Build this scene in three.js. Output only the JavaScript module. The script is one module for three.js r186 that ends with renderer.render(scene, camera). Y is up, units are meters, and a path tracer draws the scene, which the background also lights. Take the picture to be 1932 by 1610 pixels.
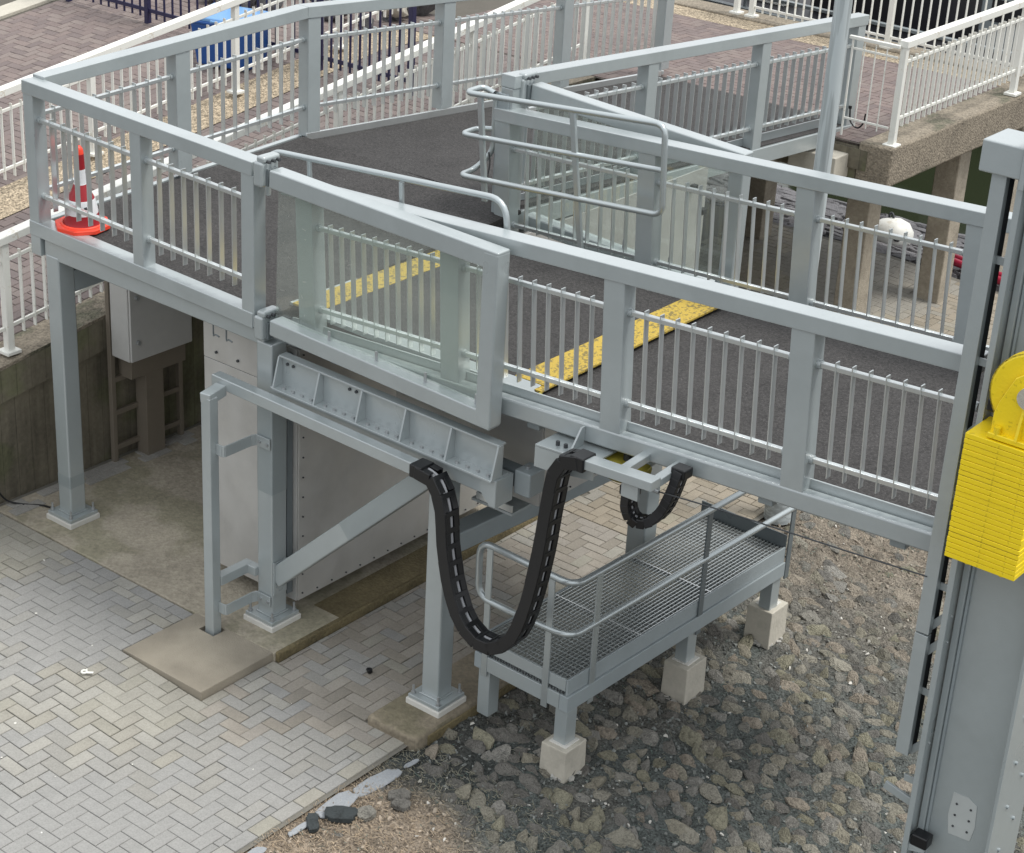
import * as THREE from 'three';
import { RoundedBoxGeometry } from 'three/addons/geometries/RoundedBoxGeometry.js';
import { ConvexGeometry } from 'three/addons/geometries/ConvexGeometry.js';
import { mergeGeometries } from 'three/addons/utils/BufferGeometryUtils.js';

// ---------------------------------------------------------------- camera, sky, sun, exposure
const scene = new THREE.Scene();
const camera = new THREE.PerspectiveCamera(25.48, 1024 / 853, 0.1, 400);
camera.position.set(8.4907, 7.2827, 8.4184);
camera.up.set(-0.30448, 0.90254, -0.30449);
camera.lookAt(8.4907 - 5.4661, 7.2827 - 4.2736, 8.4184 - 7.2013);
const renderer = new THREE.WebGLRenderer({ antialias: true });
renderer.setSize(1024, 853);
renderer.toneMapping = THREE.LinearToneMapping;
renderer.toneMappingExposure = 1.82;
renderer.shadowMap.enabled = true;

function makeSky() {                                   // thin bright overcast, the same all round
  const w = 256, h = 128, d = new Float32Array(w * h * 4);
  for (let j = 0; j < h; j++) {
    const el = ((j + 0.5) / h - 0.5) * Math.PI, s = Math.sin(el);
    for (let i = 0; i < w; i++) {
      const k = (j * w + i) * 4;
      const L = s > 0 ? 0.45 + 0.34 * Math.pow(s, 0.8) : 0.20 + 0.16 * Math.exp(s * 9);
      d[k] = L * 0.965; d[k + 1] = L * 0.995; d[k + 2] = L * 1.03; d[k + 3] = 1;
    }
  }
  const t = new THREE.DataTexture(d, w, h, THREE.RGBAFormat, THREE.FloatType);
  t.mapping = THREE.EquirectangularReflectionMapping; t.magFilter = THREE.LinearFilter; t.minFilter = THREE.LinearFilter; t.needsUpdate = true;
  return t;
}
const sky = makeSky();
scene.background = sky; scene.environment = sky;
const sun = new THREE.DirectionalLight(new THREE.Color(1.0, 0.965, 0.91), 1.45);
sun.position.set(8.5, 17, -6.5); sun.target.position.set(1, 0, -2);
sun.castShadow = true; sun.shadow.radius = 30; sun.shadow.mapSize.set(2048, 2048);
Object.assign(sun.shadow.camera, { left: -14, right: 14, top: 14, bottom: -14, near: 1, far: 60 });
scene.add(sun, sun.target);

// ---------------------------------------------------------------- helpers
function rng(seed) { let a = seed >>> 0; return () => { a |= 0; a = a + 0x6D2B79F5 | 0; let t = Math.imul(a ^ a >>> 15, 1 | a); t = t + Math.imul(t ^ t >>> 7, 61 | t) ^ t; return ((t ^ t >>> 14) >>> 0) / 4294967296; }; }
const R = rng(7);
const rr = (a, b) => a + (b - a) * R();
const clamp = (x, a = 0, b = 1) => Math.min(b, Math.max(a, x));
const mix = (a, b, t) => a + (b - a) * t;
const sstep = (a, b, x) => { const t = clamp((x - a) / (b - a)); return t * t * (3 - 2 * t); };
const V = (x, y, z) => new THREE.Vector3(x, y, z);
const hash = (x, y, s) => { let h = Math.imul(x | 0, 374761393) ^ Math.imul(y | 0, 668265263) ^ Math.imul(s | 0, 2147483647 - 61); h = Math.imul(h ^ h >>> 13, 1274126177); return ((h ^ h >>> 16) >>> 0) / 4294967296; };
function vnoise(x, y, per, s) {
  const xi = Math.floor(x), yi = Math.floor(y), fx = x - xi, fy = y - yi, u = fx * fx * (3 - 2 * fx), v = fy * fy * (3 - 2 * fy), m = (a) => per ? ((a % per) + per) % per : a;
  const a = hash(m(xi), m(yi), s), b = hash(m(xi + 1), m(yi), s), c = hash(m(xi), m(yi + 1), s), d = hash(m(xi + 1), m(yi + 1), s);
  return a + (b - a) * u + (c - a) * v + (a - b - c + d) * u * v;
}
function fbm(x, y, oct, per, s) { let f = 0, a = 0.5, n = 0; for (let o = 0; o < oct; o++) { f += a * vnoise(x, y, per, s + o * 17); n += a; a *= 0.5; x *= 2; y *= 2; if (per) per *= 2; } return f / n; }
// a tileable texture; fn(u, v) with u, v in 0..1 returns [r, g, b] linear or one grey value
function tex(n, fn, { colour = true, size = 1, sy } = {}) {
  const d = new Uint8Array(n * n * 4), enc = (c) => 255 * (colour ? (c <= 0.0031308 ? 12.92 * c : 1.055 * Math.pow(c, 1 / 2.4) - 0.055) : c);
  for (let j = 0; j < n; j++) for (let i = 0; i < n; i++) {
    const c = fn(i / n, j / n), k = (j * n + i) * 4, a = Array.isArray(c) ? c : [c, c, c];
    d[k] = clamp(enc(clamp(a[0])), 0, 255); d[k + 1] = clamp(enc(clamp(a[1])), 0, 255); d[k + 2] = clamp(enc(clamp(a[2])), 0, 255); d[k + 3] = 255;
  }
  const t = new THREE.DataTexture(d, n, n); t.wrapS = t.wrapT = THREE.RepeatWrapping; t.magFilter = THREE.LinearFilter; t.minFilter = THREE.LinearMipmapLinearFilter; t.generateMipmaps = true;
  if (colour) t.colorSpace = THREE.SRGBColorSpace;
  t.repeat.set(1 / size, 1 / (sy || size)); t.needsUpdate = true; return t;
}
const N = (u, v, f, o, s) => fbm(u * f, v * f, o, f, s);
const col = (r, g, b) => new THREE.Color().setRGB(r, g, b);
const std = (name, o) => { const m = new THREE.MeshStandardMaterial(o); m.name = name; return m; };
const phys = (name, o) => { const m = new THREE.MeshPhysicalMaterial(o); m.name = name; return m; };
// box-projected uv in metres
function uvBox(g, ou = 0, ov = 0) {
  if (g.index) g = g.toNonIndexed();
  const p = g.attributes.position, uv = new Float32Array(p.count * 2), a = V(), b = V(), c = V(), n = V();
  for (let i = 0; i < p.count; i += 3) {
    a.fromBufferAttribute(p, i); b.fromBufferAttribute(p, i + 1); c.fromBufferAttribute(p, i + 2);
    n.copy(b).sub(a).cross(c.clone().sub(a)); const ax = Math.abs(n.x), ay = Math.abs(n.y), az = Math.abs(n.z);
    [a, b, c].forEach((q, k) => { const o = (i + k) * 2; if (ay >= ax && ay >= az) { uv[o] = q.x + ou; uv[o + 1] = q.z + ov; } else if (ax >= az) { uv[o] = q.z + ou; uv[o + 1] = q.y + ov; } else { uv[o] = q.x + ou; uv[o + 1] = q.y + ov; } });
  }
  g.setAttribute('uv', new THREE.BufferAttribute(uv, 2)); return g;
}
const geoCache = new Map();
const keep = (key, make) => { if (!geoCache.has(key)) geoCache.set(key, make()); return geoCache.get(key); };
const boxG = (w, h, d, r = 0.006) => keep(['b', w.toFixed(3), h.toFixed(3), d.toFixed(3), r].join(), () => uvBox(r > 0 && Math.min(w, h, d) > 2.2 * r ? new RoundedBoxGeometry(w, h, d, 1, r) : new THREE.BoxGeometry(w, h, d), w * 3.1 + d * 7.7, h * 2.3));
const cylG = (r, h, n = 12, r2 = r) => keep(['c', r, h, n, r2].join(), () => new THREE.CylinderGeometry(r2, r, h, n));
const counts = {};
const numbered = (n) => { counts[n] = (counts[n] || 0) + 1; return counts[n] === 1 ? n : n + '_' + String(counts[n] - 1).padStart(3, '0'); };
function tag(o, label, category, group, kind) { const u = o.userData; if (label) u.label = label; if (category) u.category = category; if (group) u.group = group; if (kind) u.kind = kind; return o; }
function thing(name, label, category, [x, y, z] = [0, 0, 0], group) { const o = new THREE.Group(); o.name = numbered(name); o.position.set(x, y, z); scene.add(o); return tag(o, label, category, group); }
function struct(name, geo, mat) { const o = geo ? new THREE.Mesh(geo, mat) : new THREE.Group(); o.name = name; o.userData.kind = 'structure'; shade(o); scene.add(o); return o; }
function shade(o) { o.castShadow = o.receiveShadow = true; return o; }
function part(parent, name, geo, mat, x = 0, y = 0, z = 0, rx = 0, ry = 0, rz = 0) { const m = shade(new THREE.Mesh(geo, mat)); m.name = name; m.position.set(x, y, z); m.rotation.set(rx, ry, rz); parent.add(m); return m; }
// an axis-aligned block given by its limits
function blk(parent, name, x0, x1, y0, y1, z0, z1, mat, r = 0.006) { return part(parent, name, boxG(x1 - x0, y1 - y0, z1 - z0, r), mat, (x0 + x1) / 2, (y0 + y1) / 2, (z0 + z1) / 2); }
// a bar between two points: w across, h upright
function bar(parent, name, a, b, w, h, mat, r = 0.006, hint = V(0, 1, 0)) {
  const d = b.clone().sub(a), L = d.length(), X = d.normalize(), Z = X.clone().cross(hint).normalize(), Y = Z.clone().cross(X);
  const m = part(parent, name, boxG(L, h, w, r), mat); m.position.copy(a).add(b).multiplyScalar(0.5); m.quaternion.setFromRotationMatrix(new THREE.Matrix4().makeBasis(X, Y, Z)); return m;
}
function rod(parent, name, a, b, r, mat, n = 10) { const d = b.clone().sub(a), m = part(parent, name, cylG(r, +d.length().toFixed(4), n), mat); m.position.copy(a).add(b).multiplyScalar(0.5); m.quaternion.setFromUnitVectors(V(0, 1, 0), d.normalize()); return m; }
// a round tube along points whose corners are bent with radius rad
function bentTube(pts, r, rad, seg = 8, closed = false) {
  const path = new THREE.CurvePath(), n = pts.length, P = pts.map((p) => p.clone()); let prev = P[0];
  for (let i = 1; i < n - 1; i++) {
    const a = P[i - 1].clone().sub(P[i]), b = P[i + 1].clone().sub(P[i]), ra = Math.min(rad, a.length() * 0.49, b.length() * 0.49), s = P[i].clone().addScaledVector(a.normalize(), ra), e = P[i].clone().addScaledVector(b.normalize(), ra);
    path.add(new THREE.LineCurve3(prev, s)); path.add(new THREE.QuadraticBezierCurve3(s, P[i], e)); prev = e;
  }
  path.add(new THREE.LineCurve3(prev, P[n - 1]));
  const L = path.getLength(); return new THREE.TubeGeometry(path, Math.max(10, Math.round(L / 0.035)), r, seg, closed);
}
const placed = (g, x, y, z, rx = 0, ry = 0, rz = 0, s = 1) => g.clone().applyMatrix4(new THREE.Matrix4().compose(V(x, y, z), new THREE.Quaternion().setFromEuler(new THREE.Euler(rx, ry, rz)), typeof s === 'number' ? V(s, s, s) : s));
function shapeG(pts, depth, bevel = 0) { const s = new THREE.Shape(pts.map((p) => new THREE.Vector2(p[0], p[1]))); return uvBox(new THREE.ExtrudeGeometry(s, { depth, bevelEnabled: bevel > 0, bevelThickness: bevel, bevelSize: bevel, bevelSegments: 1, curveSegments: 10 })); }
const merge = (list) => mergeGeometries(list.map((g) => { g = g.index ? g.toNonIndexed() : g; const q = new THREE.BufferGeometry(); for (const k of ['position', 'normal', 'uv', 'color']) if (g.attributes[k] && list.every((h) => h.attributes[k])) q.setAttribute(k, g.attributes[k]); return q; }));
function tint(g, c) { const n = g.attributes.position.count, a = new Float32Array(n * 3); for (let i = 0; i < n; i++) a.set(c, i * 3); g.setAttribute('color', new THREE.BufferAttribute(a, 3)); return g; }

// ---------------------------------------------------------------- materials
const tPaint = tex(512, (u, v) => { const a = N(u, v, 4, 5, 3), b = N(u, v, 40, 2, 9), s = N(u * 1, v, 6, 3, 12); return 0.85 + 0.10 * a + 0.05 * (b - 0.5) - 0.05 * sstep(0.62, 0.85, s); }, { size: 1.7 });
const tPaintR = tex(256, (u, v) => 0.22 + 0.26 * N(u, v, 5, 4, 21), { colour: false, size: 1.3 });
const tOrange = tex(256, (u, v) => N(u, v, 64, 2, 33), { colour: false, size: 0.35 });
const steelO = (r, g, b, rough = 1) => ({ color: col(r, g, b), map: tPaint, roughnessMap: tPaintR, roughness: rough, bumpMap: tOrange, bumpScale: 0.0004 });
const M = {};
M.steel = phys('grey_paint', { ...steelO(0.355, 0.40, 0.408), ior: 2.0, clearcoat: 1, clearcoatRoughness: 0.22 });
M.steelDull = std('grey_paint_dull', steelO(0.33, 0.375, 0.39));
M.steelDark = std('dark_grey_paint', steelO(0.15, 0.175, 0.185));
M.galv = std('galvanised_steel', { color: col(0.52, 0.57, 0.58), map: tex(512, (u, v) => { const a = vnoise(u * 28, v * 28, 28, 5), b = N(u, v, 8, 4, 6); return 0.62 + 0.36 * a * b * 1.4 + 0.34 * sstep(0.54, 0.66, N(u, v, 14, 3, 61)); }, { size: 1 }), roughness: 0.5, metalness: 0.2 });
M.pipe = std('galvanised_pipe', { color: col(0.52, 0.57, 0.58), map: tPaint, roughness: 0.3, metalness: 0.6 });
M.pipeBright = std('bright_pipe', { color: col(0.70, 0.73, 0.73), map: tPaint, roughness: 0.28, metalness: 0.75 });
M.bars = std('galvanised_bars', { color: col(0.70, 0.735, 0.735), roughness: 0.3, metalness: 0.78 });
M.steelPatch = phys('touched_up_paint', { ...steelO(0.29, 0.335, 0.345), ior: 1.7, clearcoat: 0.5, clearcoatRoughness: 0.3 });
M.grating = std('bright_grating', { color: col(0.80, 0.81, 0.81), roughness: 0.26, metalness: 0.85 });
M.white = std('white_paint', { color: col(0.80, 0.80, 0.77), map: tex(512, (u, v) => { const a = N(u, v, 6, 5, 41), b = N(u, v, 24, 3, 42); const d = sstep(0.66, 0.8, a) * 0.25 + sstep(0.74, 0.82, b) * 0.2; return [0.97 - d * 0.8, 0.965 - d * 1.0, 0.94 - d * 1.25]; }, { size: 0.9 }), roughness: 0.45 });
M.stainless = std('stainless_sheet', { color: col(0.60, 0.595, 0.575), map: tex(512, (u, v) => { const a = N(u, v, 3, 5, 51), b = N(u, v, 12, 4, 52); return 0.86 + 0.16 * a + 0.07 * (b - 0.5) - 0.04 * sstep(0.55, 0.8, N(u, v, 8, 4, 53)); }, { size: 1.1 }), roughnessMap: tex(256, (u, v) => 0.38 + 0.3 * N(u, v, 6, 4, 54), { colour: false, size: 0.9 }), roughness: 1, metalness: 0.55 });
M.cabinet = std('cabinet_paint', { color: col(0.60, 0.60, 0.585), map: tPaint, roughness: 0.42 });
M.trunking = std('trunking_steel', { color: col(0.27, 0.235, 0.19), map: tPaint, roughness: 0.55, metalness: 0.3 });
M.black = std('black_plastic', { color: col(0.007, 0.0075, 0.009), roughness: 0.38 });
M.gap = std('black_rubber', { color: col(0.008, 0.008, 0.009), roughness: 0.9 });
M.cable = std('grey_cable', { color: col(0.36, 0.37, 0.39), roughness: 0.4 });
M.dark = std('dark_steel', { color: col(0.06, 0.065, 0.07), roughness: 0.6, metalness: 0.3 });
M.zinc = std('zinc_bolt', { color: col(0.42, 0.44, 0.45), roughness: 0.4, metalness: 0.6 });
M.deck = std('grit_deck', { color: col(1, 1, 1), map: tex(1024, (u, v) => { const a = N(u, v, 6, 4, 71), b = N(u, v, 128, 2, 72), c = hash(Math.floor(u * 400), Math.floor(v * 400), 73); const k = 0.036 + 0.016 * (a - 0.5) + 0.05 * (b - 0.5) + (c > 0.988 ? 0.10 : 0); return [k * 1.06, k * 1.0, k * 0.985]; }, { size: 1.4 }), bumpMap: tex(512, (u, v) => N(u, v, 128, 2, 74), { colour: false, size: 0.7 }), bumpScale: 0.003, roughness: 0.88 });
M.yellowGrit = std('yellow_grit', { color: col(1, 1, 1), map: tex(512, (u, v) => { const b = N(u, v, 34, 3, 81), a = N(u, v, 6, 3, 82), w = sstep(0.55, 0.66, b + 0.28 * (a - 0.5)); return [mix(0.46, 0.20, w), mix(0.325, 0.155, w), mix(0.055, 0.05, w)]; }, { size: 0.5 }), bumpMap: tex(256, (u, v) => N(u, v, 64, 2, 84), { colour: false, size: 0.4 }), bumpScale: 0.003, roughness: 0.8 });
M.yellow = phys('yellow_paint', { color: col(0.95, 0.71, 0.010), map: tex(512, (u, v) => { const a = N(u, v, 5, 5, 86), b = N(u, v, 30, 3, 87); return 0.86 + 0.14 * a - 0.2 * sstep(0.7, 0.8, b); }, { size: 0.6 }), bumpMap: tex(256, (u, v) => N(u, v, 80, 3, 88), { colour: false, size: 0.9 }), bumpScale: 0.0012, roughness: 0.42, clearcoat: 0.25, clearcoatRoughness: 0.35 });
M.yellowDull = std('dull_yellow_paint', { color: col(0.42, 0.36, 0.05), map: tPaint, roughness: 0.6 });
M.glass = phys('scratched_sheet', { color: col(0.905, 0.94, 0.915), transmission: 0.93, thickness: 0, roughness: 0.03, ior: 1.5 });
M.concrete = std('pale_concrete', { color: col(1, 1, 1), map: tex(512, (u, v) => { const a = N(u, v, 4, 5, 91), b = N(u, v, 60, 2, 92), k = 0.50 + 0.14 * (a - 0.5) + 0.05 * (b - 0.5) - 0.05 * sstep(0.55, 0.85, N(u, v, 9, 3, 93)); return [k, k * 0.94, k * 0.80]; }, { size: 0.8 }), bumpMap: tex(256, (u, v) => N(u, v, 32, 3, 94), { colour: false, size: 0.5 }), bumpScale: 0.002, roughness: 0.9 });
M.grout = std('white_grout', { color: col(0.62, 0.61, 0.57), roughness: 0.9, bumpMap: tOrange, bumpScale: 0.004 });
const slabC = (u, v) => { const a = N(u, v, 4, 6, 101), b = N(u, v, 110, 2, 102), m = sstep(0.5, 0.66, N(u, v, 5, 5, 103)), n = N(u, v, 30, 3, 104); const k = 0.335 + 0.2 * (a - 0.5) + 0.16 * (b - 0.5) + 0.07 * (n - 0.5); return [mix(k * 1.05, k * 0.80, m), mix(k * 0.94, k * 0.74, m), mix(k * 0.75, k * 0.54, m)]; };
M.slab = std('weathered_slab', { color: col(1, 1, 1), map: tex(1024, slabC, { size: 2.4 }), bumpMap: tex(512, (u, v) => 0.5 * N(u, v, 90, 2, 105) + 0.5 * N(u, v, 12, 4, 106), { colour: false, size: 1.2 }), bumpScale: 0.008, roughness: 0.95 });
M.mossy = std('mossy_concrete', { color: col(1, 1, 1), map: tex(512, (u, v) => { const a = N(u, v, 5, 5, 111), b = N(u, v, 70, 2, 112); const k = 0.145 + 0.12 * (a - 0.5) + 0.09 * (b - 0.5); return [k * 1.06, k * 0.86, k * 0.45]; }, { size: 1.1 }), bumpMap: tex(256, (u, v) => N(u, v, 50, 3, 113), { colour: false, size: 0.6 }), bumpScale: 0.006, roughness: 0.95 });
M.wall = std('stained_wall', { color: col(1, 1, 1), map: tex(1024, (u, v) => { const a = N(u, v, 5, 5, 121), s = fbm(u * 48, v * 3, 3, 0, 122), b = N(u, v, 90, 2, 123), l = Math.abs(((u * 15) % 1) - 0.5) > 0.485 ? 0.6 : 1; const k = (0.135 + 0.14 * (a - 0.45) * 0.9 + 0.08 * (s - 0.5) + 0.04 * (b - 0.5)) * l, g = sstep(0.5, 0.7, N(u, v, 7, 4, 124)); return [k * mix(1.12, 0.98, g), k * mix(1.0, 0.98, g), k * mix(0.74, 0.58, g)]; }, { size: 2.2 }), bumpMap: tex(512, (u, v) => 0.6 * N(u, v, 60, 3, 125) + 0.4 * (Math.abs(((u * 15) % 1) - 0.5) > 0.48 ? 0 : 1), { colour: false, size: 2.2 }), bumpScale: 0.006, roughness: 0.95 });
const aggC = (u, v) => { const b = vnoise(u * 120, v * 120, 120, 131), c = N(u, v, 60, 2, 132), a = N(u, v, 5, 4, 133), m = sstep(0.5, 0.7, N(u, v, 6, 4, 134)); const k = 0.19 + 0.12 * (b - 0.5) + 0.10 * (c - 0.5) + 0.14 * (a - 0.5); return [mix(k * 1.12, k * 0.6, m), mix(k * 0.96, k * 0.58, m), mix(k * 0.74, k * 0.4, m)]; };
M.aggregate = std('exposed_aggregate', { color: col(1, 1, 1), map: tex(1024, aggC, { size: 1.5 }), bumpMap: tex(512, (u, v) => vnoise(u * 100, v * 100, 100, 135), { colour: false, size: 1.25 }), bumpScale: 0.006, roughness: 0.95 });
M.gravelStrip = std('tan_gravel', { color: col(1, 1, 1), map: tex(512, (u, v) => { const b = vnoise(u * 90, v * 90, 90, 141), c = N(u, v, 50, 2, 142), k = 0.32 + 0.42 * (b - 0.5) + 0.2 * (c - 0.5); return [k * 1.12, k * 0.92, k * 0.66]; }, { size: 1.1 }), bumpMap: tex(256, (u, v) => vnoise(u * 60, v * 60, 60, 143), { colour: false, size: 0.75 }), bumpScale: 0.012, roughness: 1 });
M.pile = std('pile_concrete', { color: col(1, 1, 1), map: tex(512, (u, v) => { const a = N(u, v, 5, 5, 151), b = N(u, v, 50, 2, 152); const k = 0.34 + 0.25 * (a - 0.5) + 0.1 * (b - 0.5); return [k * 1.05, k * 0.93, k * 0.74]; }, { size: 1.1 }), bumpMap: tOrange, bumpScale: 0.006, roughness: 0.95 });
const tPaver = tex(512, (u, v) => { const a = N(u, v, 6, 4, 161), b = N(u, v, 120, 2, 162); return 0.86 + 0.24 * (a - 0.5) + 0.26 * (b - 0.5); }, { size: 0.9 });
M.paver = std('concrete_paver', { color: col(1, 1, 1), map: tPaver, vertexColors: true, bumpMap: tex(256, (u, v) => N(u, v, 80, 2, 163), { colour: false, size: 0.45 }), bumpScale: 0.0016, roughness: 0.88 });
M.joint = std('joint_sand', { color: col(0.115, 0.105, 0.088), map: tPaver, roughness: 1 });
const tRock = tex(512, (u, v) => { const a = N(u, v, 5, 5, 171), b = N(u, v, 40, 3, 172), w = sstep(0.72, 0.8, N(u, v, 22, 2, 173)); return clamp(0.80 + 0.95 * (a - 0.5) + 0.8 * (b - 0.5) + 0.25 * w); }, { size: 0.45 });
const tRockB = tex(512, (u, v) => 0.6 * N(u, v, 10, 5, 174) + 0.4 * N(u, v, 60, 2, 175), { colour: false, size: 0.4 });
const rockTones = [[0.275, 0.255, 0.20], [0.25, 0.236, 0.19], [0.30, 0.282, 0.232], [0.245, 0.235, 0.205], [0.272, 0.262, 0.235], [0.30, 0.262, 0.21], [0.175, 0.167, 0.15], [0.262, 0.248, 0.182]];
M.rocks = rockTones.map((c, i) => std('rubble_stone_tone', { color: col(...c), map: tRock, bumpMap: tRockB, bumpScale: 0.03, roughness: 0.95 }));
M.basalt = [0, 1, 2].map((i) => std('basalt_tone', { color: col(0.12 + 0.035 * i, 0.118 + 0.034 * i, 0.125 + 0.035 * i), map: tRock, bumpMap: tRockB, bumpScale: 0.02, roughness: 0.9 }));
M.rubbleGround = std('rubble_bed', { color: col(1, 1, 1), vertexColors: true, map: tex(512, (u, v) => { const a = N(u, v, 8, 5, 181), b = N(u, v, 100, 2, 182), c = vnoise(u * 64, v * 64, 64, 183); return clamp(0.5 + 0.5 * (a - 0.5) + 0.7 * (b - 0.5) + 0.35 * (c - 0.5)); }, { size: 0.8 }), bumpMap: tex(512, (u, v) => 0.5 * N(u, v, 60, 3, 184) + 0.5 * vnoise(u * 64, v * 64, 64, 183), { colour: false, size: 0.8 }), bumpScale: 0.02, roughness: 1 });
M.water = phys('harbour_water', { color: col(0.020, 0.026, 0.012), roughness: 0.08, bumpMap: tex(256, (u, v) => N(u, v, 8, 4, 191), { colour: false, size: 1.6 }), bumpScale: 0.02 });
M.red = std('cone_red', { color: col(0.30, 0.012, 0.02), roughness: 0.4 });
M.cone = std('cone_orange_red', { color: col(0.85, 0.065, 0.03), roughness: 0.45 });
M.coneWhite = std('cone_white', { color: col(0.72, 0.74, 0.76), roughness: 0.4 });
M.hose = std('red_hose', { color: col(0.35, 0.02, 0.05), roughness: 0.4 });
M.blueFence = std('dark_blue_paint', { color: col(0.02, 0.018, 0.06), roughness: 0.5 });
M.blue = std('blue_plastic', { color: col(0.012, 0.075, 0.28), roughness: 0.4 });
M.blueLid = std('light_blue_plastic', { color: col(0.16, 0.34, 0.62), roughness: 0.35 });
M.hull = std('black_hull', { color: col(0.012, 0.012, 0.016), roughness: 0.5 });
M.boatGrey = std('boat_grey', { color: col(0.26, 0.29, 0.30), map: tPaint, roughness: 0.5 });
// ---------------------------------------------------------------- paving built brick by brick
function brickG(L, W, H, c, tone, ou, ov) {            // a chamfered paving brick, top at y = 0, without its underside
  const x = L / 2, z = W / 2, p = [], q = (a, b, d, e) => p.push(...a, ...b, ...d, ...a, ...d, ...e);
  const T = [[-x + c, 0, -z + c], [-x + c, 0, z - c], [x - c, 0, z - c], [x - c, 0, -z + c]], S = [[-x, -c, -z], [-x, -c, z], [x, -c, z], [x, -c, -z]], B = S.map((s) => [s[0], -H, s[2]]);
  q(...T); for (let i = 0; i < 4; i++) { const j = (i + 1) % 4; q(T[j], T[i], S[i], S[j]); q(S[j], S[i], B[i], B[j]); }
  const g = new THREE.BufferGeometry(); g.setAttribute('position', new THREE.BufferAttribute(new Float32Array(p), 3)); g.computeVertexNormals();
  return tint(uvBox(g, ou, ov), tone);
}
// paves a region in 90 degree herringbone: 'near' bricks become parts, the others one joined part
function pave(root, { x0, x1, z0, z1, y, inside, tones, pick, keepN, holes = [], L = 0.2, H = 0.03, name = 'paving_brick', focus }) {
  const w = L / 2, gap = 0.005, variants = [], rg = rng(Math.round((x0 + z0) * 100) + 991), list = [];
  for (let o = 0; o < 2; o++) for (let t = 0; t < tones.length; t++) { const f = 0.965 + 0.07 * rg(), g = 0.002 + 0.007 * rg(); variants.push(brickG(o ? w - g : L - g, o ? L - g : w - g, H, 0.0035, tones[t].map((c) => c * f), rg() * 5, rg() * 5)); }
  for (let i = Math.floor(x0 / w) - 1; i <= x1 / w + 1; i++) for (let j = Math.floor(z0 / w) - 1; j <= z1 / w + 1; j++) {
    const k = (((i - j) % 4) + 4) % 4; let cx, cz, o;
    if (k === 0) { cx = (i + 1) * w; cz = (j + 0.5) * w; o = 0; } else if (k === 3) { cx = (i + 0.5) * w; cz = (j + 1) * w; o = 1; } else continue;
    const hx = o ? w / 2 : w, hz = o ? w : w / 2;
    let rect = [cx - hx, cx + hx, cz - hz, cz + hz], cut = false;
    for (const q of holes) if (rect && rect[0] < q[1] - 1e-4 && rect[1] > q[0] + 1e-4 && rect[2] < q[3] - 1e-4 && rect[3] > q[2] + 1e-4) {
      const opts = [[rect[0], q[0], rect[2], rect[3]], [q[1], rect[1], rect[2], rect[3]], [rect[0], rect[1], rect[2], q[2]], [rect[0], rect[1], q[3], rect[3]]].filter((r) => r[1] - r[0] > 0.02 && r[3] - r[2] > 0.02).sort((r, s) => (s[1] - s[0]) * (s[3] - s[2]) - (r[1] - r[0]) * (r[3] - r[2]));
      rect = opts[0]; cut = true;
    }
    if (!rect) continue;
    if (cut || cx - hx < x0 - 0.002 || cx + hx > x1 + 0.002 || cz - hz < z0 - 0.002 || cz + hz > z1 + 0.002) {   // cut half bricks along the borders
      const a0 = Math.max(rect[0], x0), a1 = Math.min(rect[1], x1), b0 = Math.max(rect[2], z0), b1 = Math.min(rect[3], z1);
      if (a1 - a0 < 0.03 || b1 - b0 < 0.03 || (inside && !inside((a0 + a1) / 2, (b0 + b1) / 2))) continue;
      list.push({ cx: (a0 + a1) / 2, cz: (b0 + b1) / 2, g: brickG(a1 - a0 - gap, b1 - b0 - gap, H, 0.0035, tones[pick((a0 + a1) / 2, (b0 + b1) / 2, rg)], rg() * 5, rg() * 5) }); continue;
    }
    if (inside && !inside(cx, cz)) continue;
    list.push({ cx, cz, g: variants[o * tones.length + pick(cx, cz, rg)] });
  }
  layBricks(root, list, { y, keepN, name, focus, rg });
}
function layBricks(root, list, { y, keepN, name, focus, rg, mat = M.paver }) {
  const cam = camera.position, rest = [];
  list.forEach((b) => { const e = 0.05, yy = y(b.cx, b.cz); b.y = yy; b.rx = -(0) + Math.atan2(y(b.cx, b.cz - e) - y(b.cx, b.cz + e), 2 * e) + (rg() - 0.5) * 0.012; b.rz = Math.atan2(y(b.cx + e, b.cz) - y(b.cx - e, b.cz), 2 * e) + (rg() - 0.5) * 0.012; b.dy = (rg() - 0.5) * 0.003; b.s = focus ? focus(b.cx, b.cz) : V(b.cx, yy, b.cz).distanceTo(cam); });
  list.sort((a, b) => a.s - b.s);
  list.forEach((b, i) => { if (i < keepN) part(root, name, b.g, mat, b.cx, b.y + b.dy, b.cz, b.rx, 0, b.rz); else rest.push(placed(b.g, b.cx, b.y + b.dy, b.cz, b.rx, 0, b.rz)); });
  if (rest.length) tag(part(root, name + 's', merge(rest), mat), null, null, null, 'stuff');
}
function sheet(x0, x1, z0, z1, nx, nz, y, colour) {    // a ground sheet following y(x, z)
  const g = new THREE.PlaneGeometry(1, 1, nx, nz), p = g.attributes.position, uv = g.attributes.uv, c = colour ? new Float32Array(p.count * 3) : null;
  for (let i = 0; i < p.count; i++) { const x = mix(x0, x1, p.getX(i) + 0.5), z = mix(z0, z1, 0.5 - p.getY(i)); p.setXYZ(i, x, y(x, z), z); uv.setXY(i, x, z); if (c) c.set(colour(x, z), i * 3); }
  if (c) g.setAttribute('color', new THREE.BufferAttribute(c, 3)); g.computeVertexNormals(); return g;
}

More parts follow.
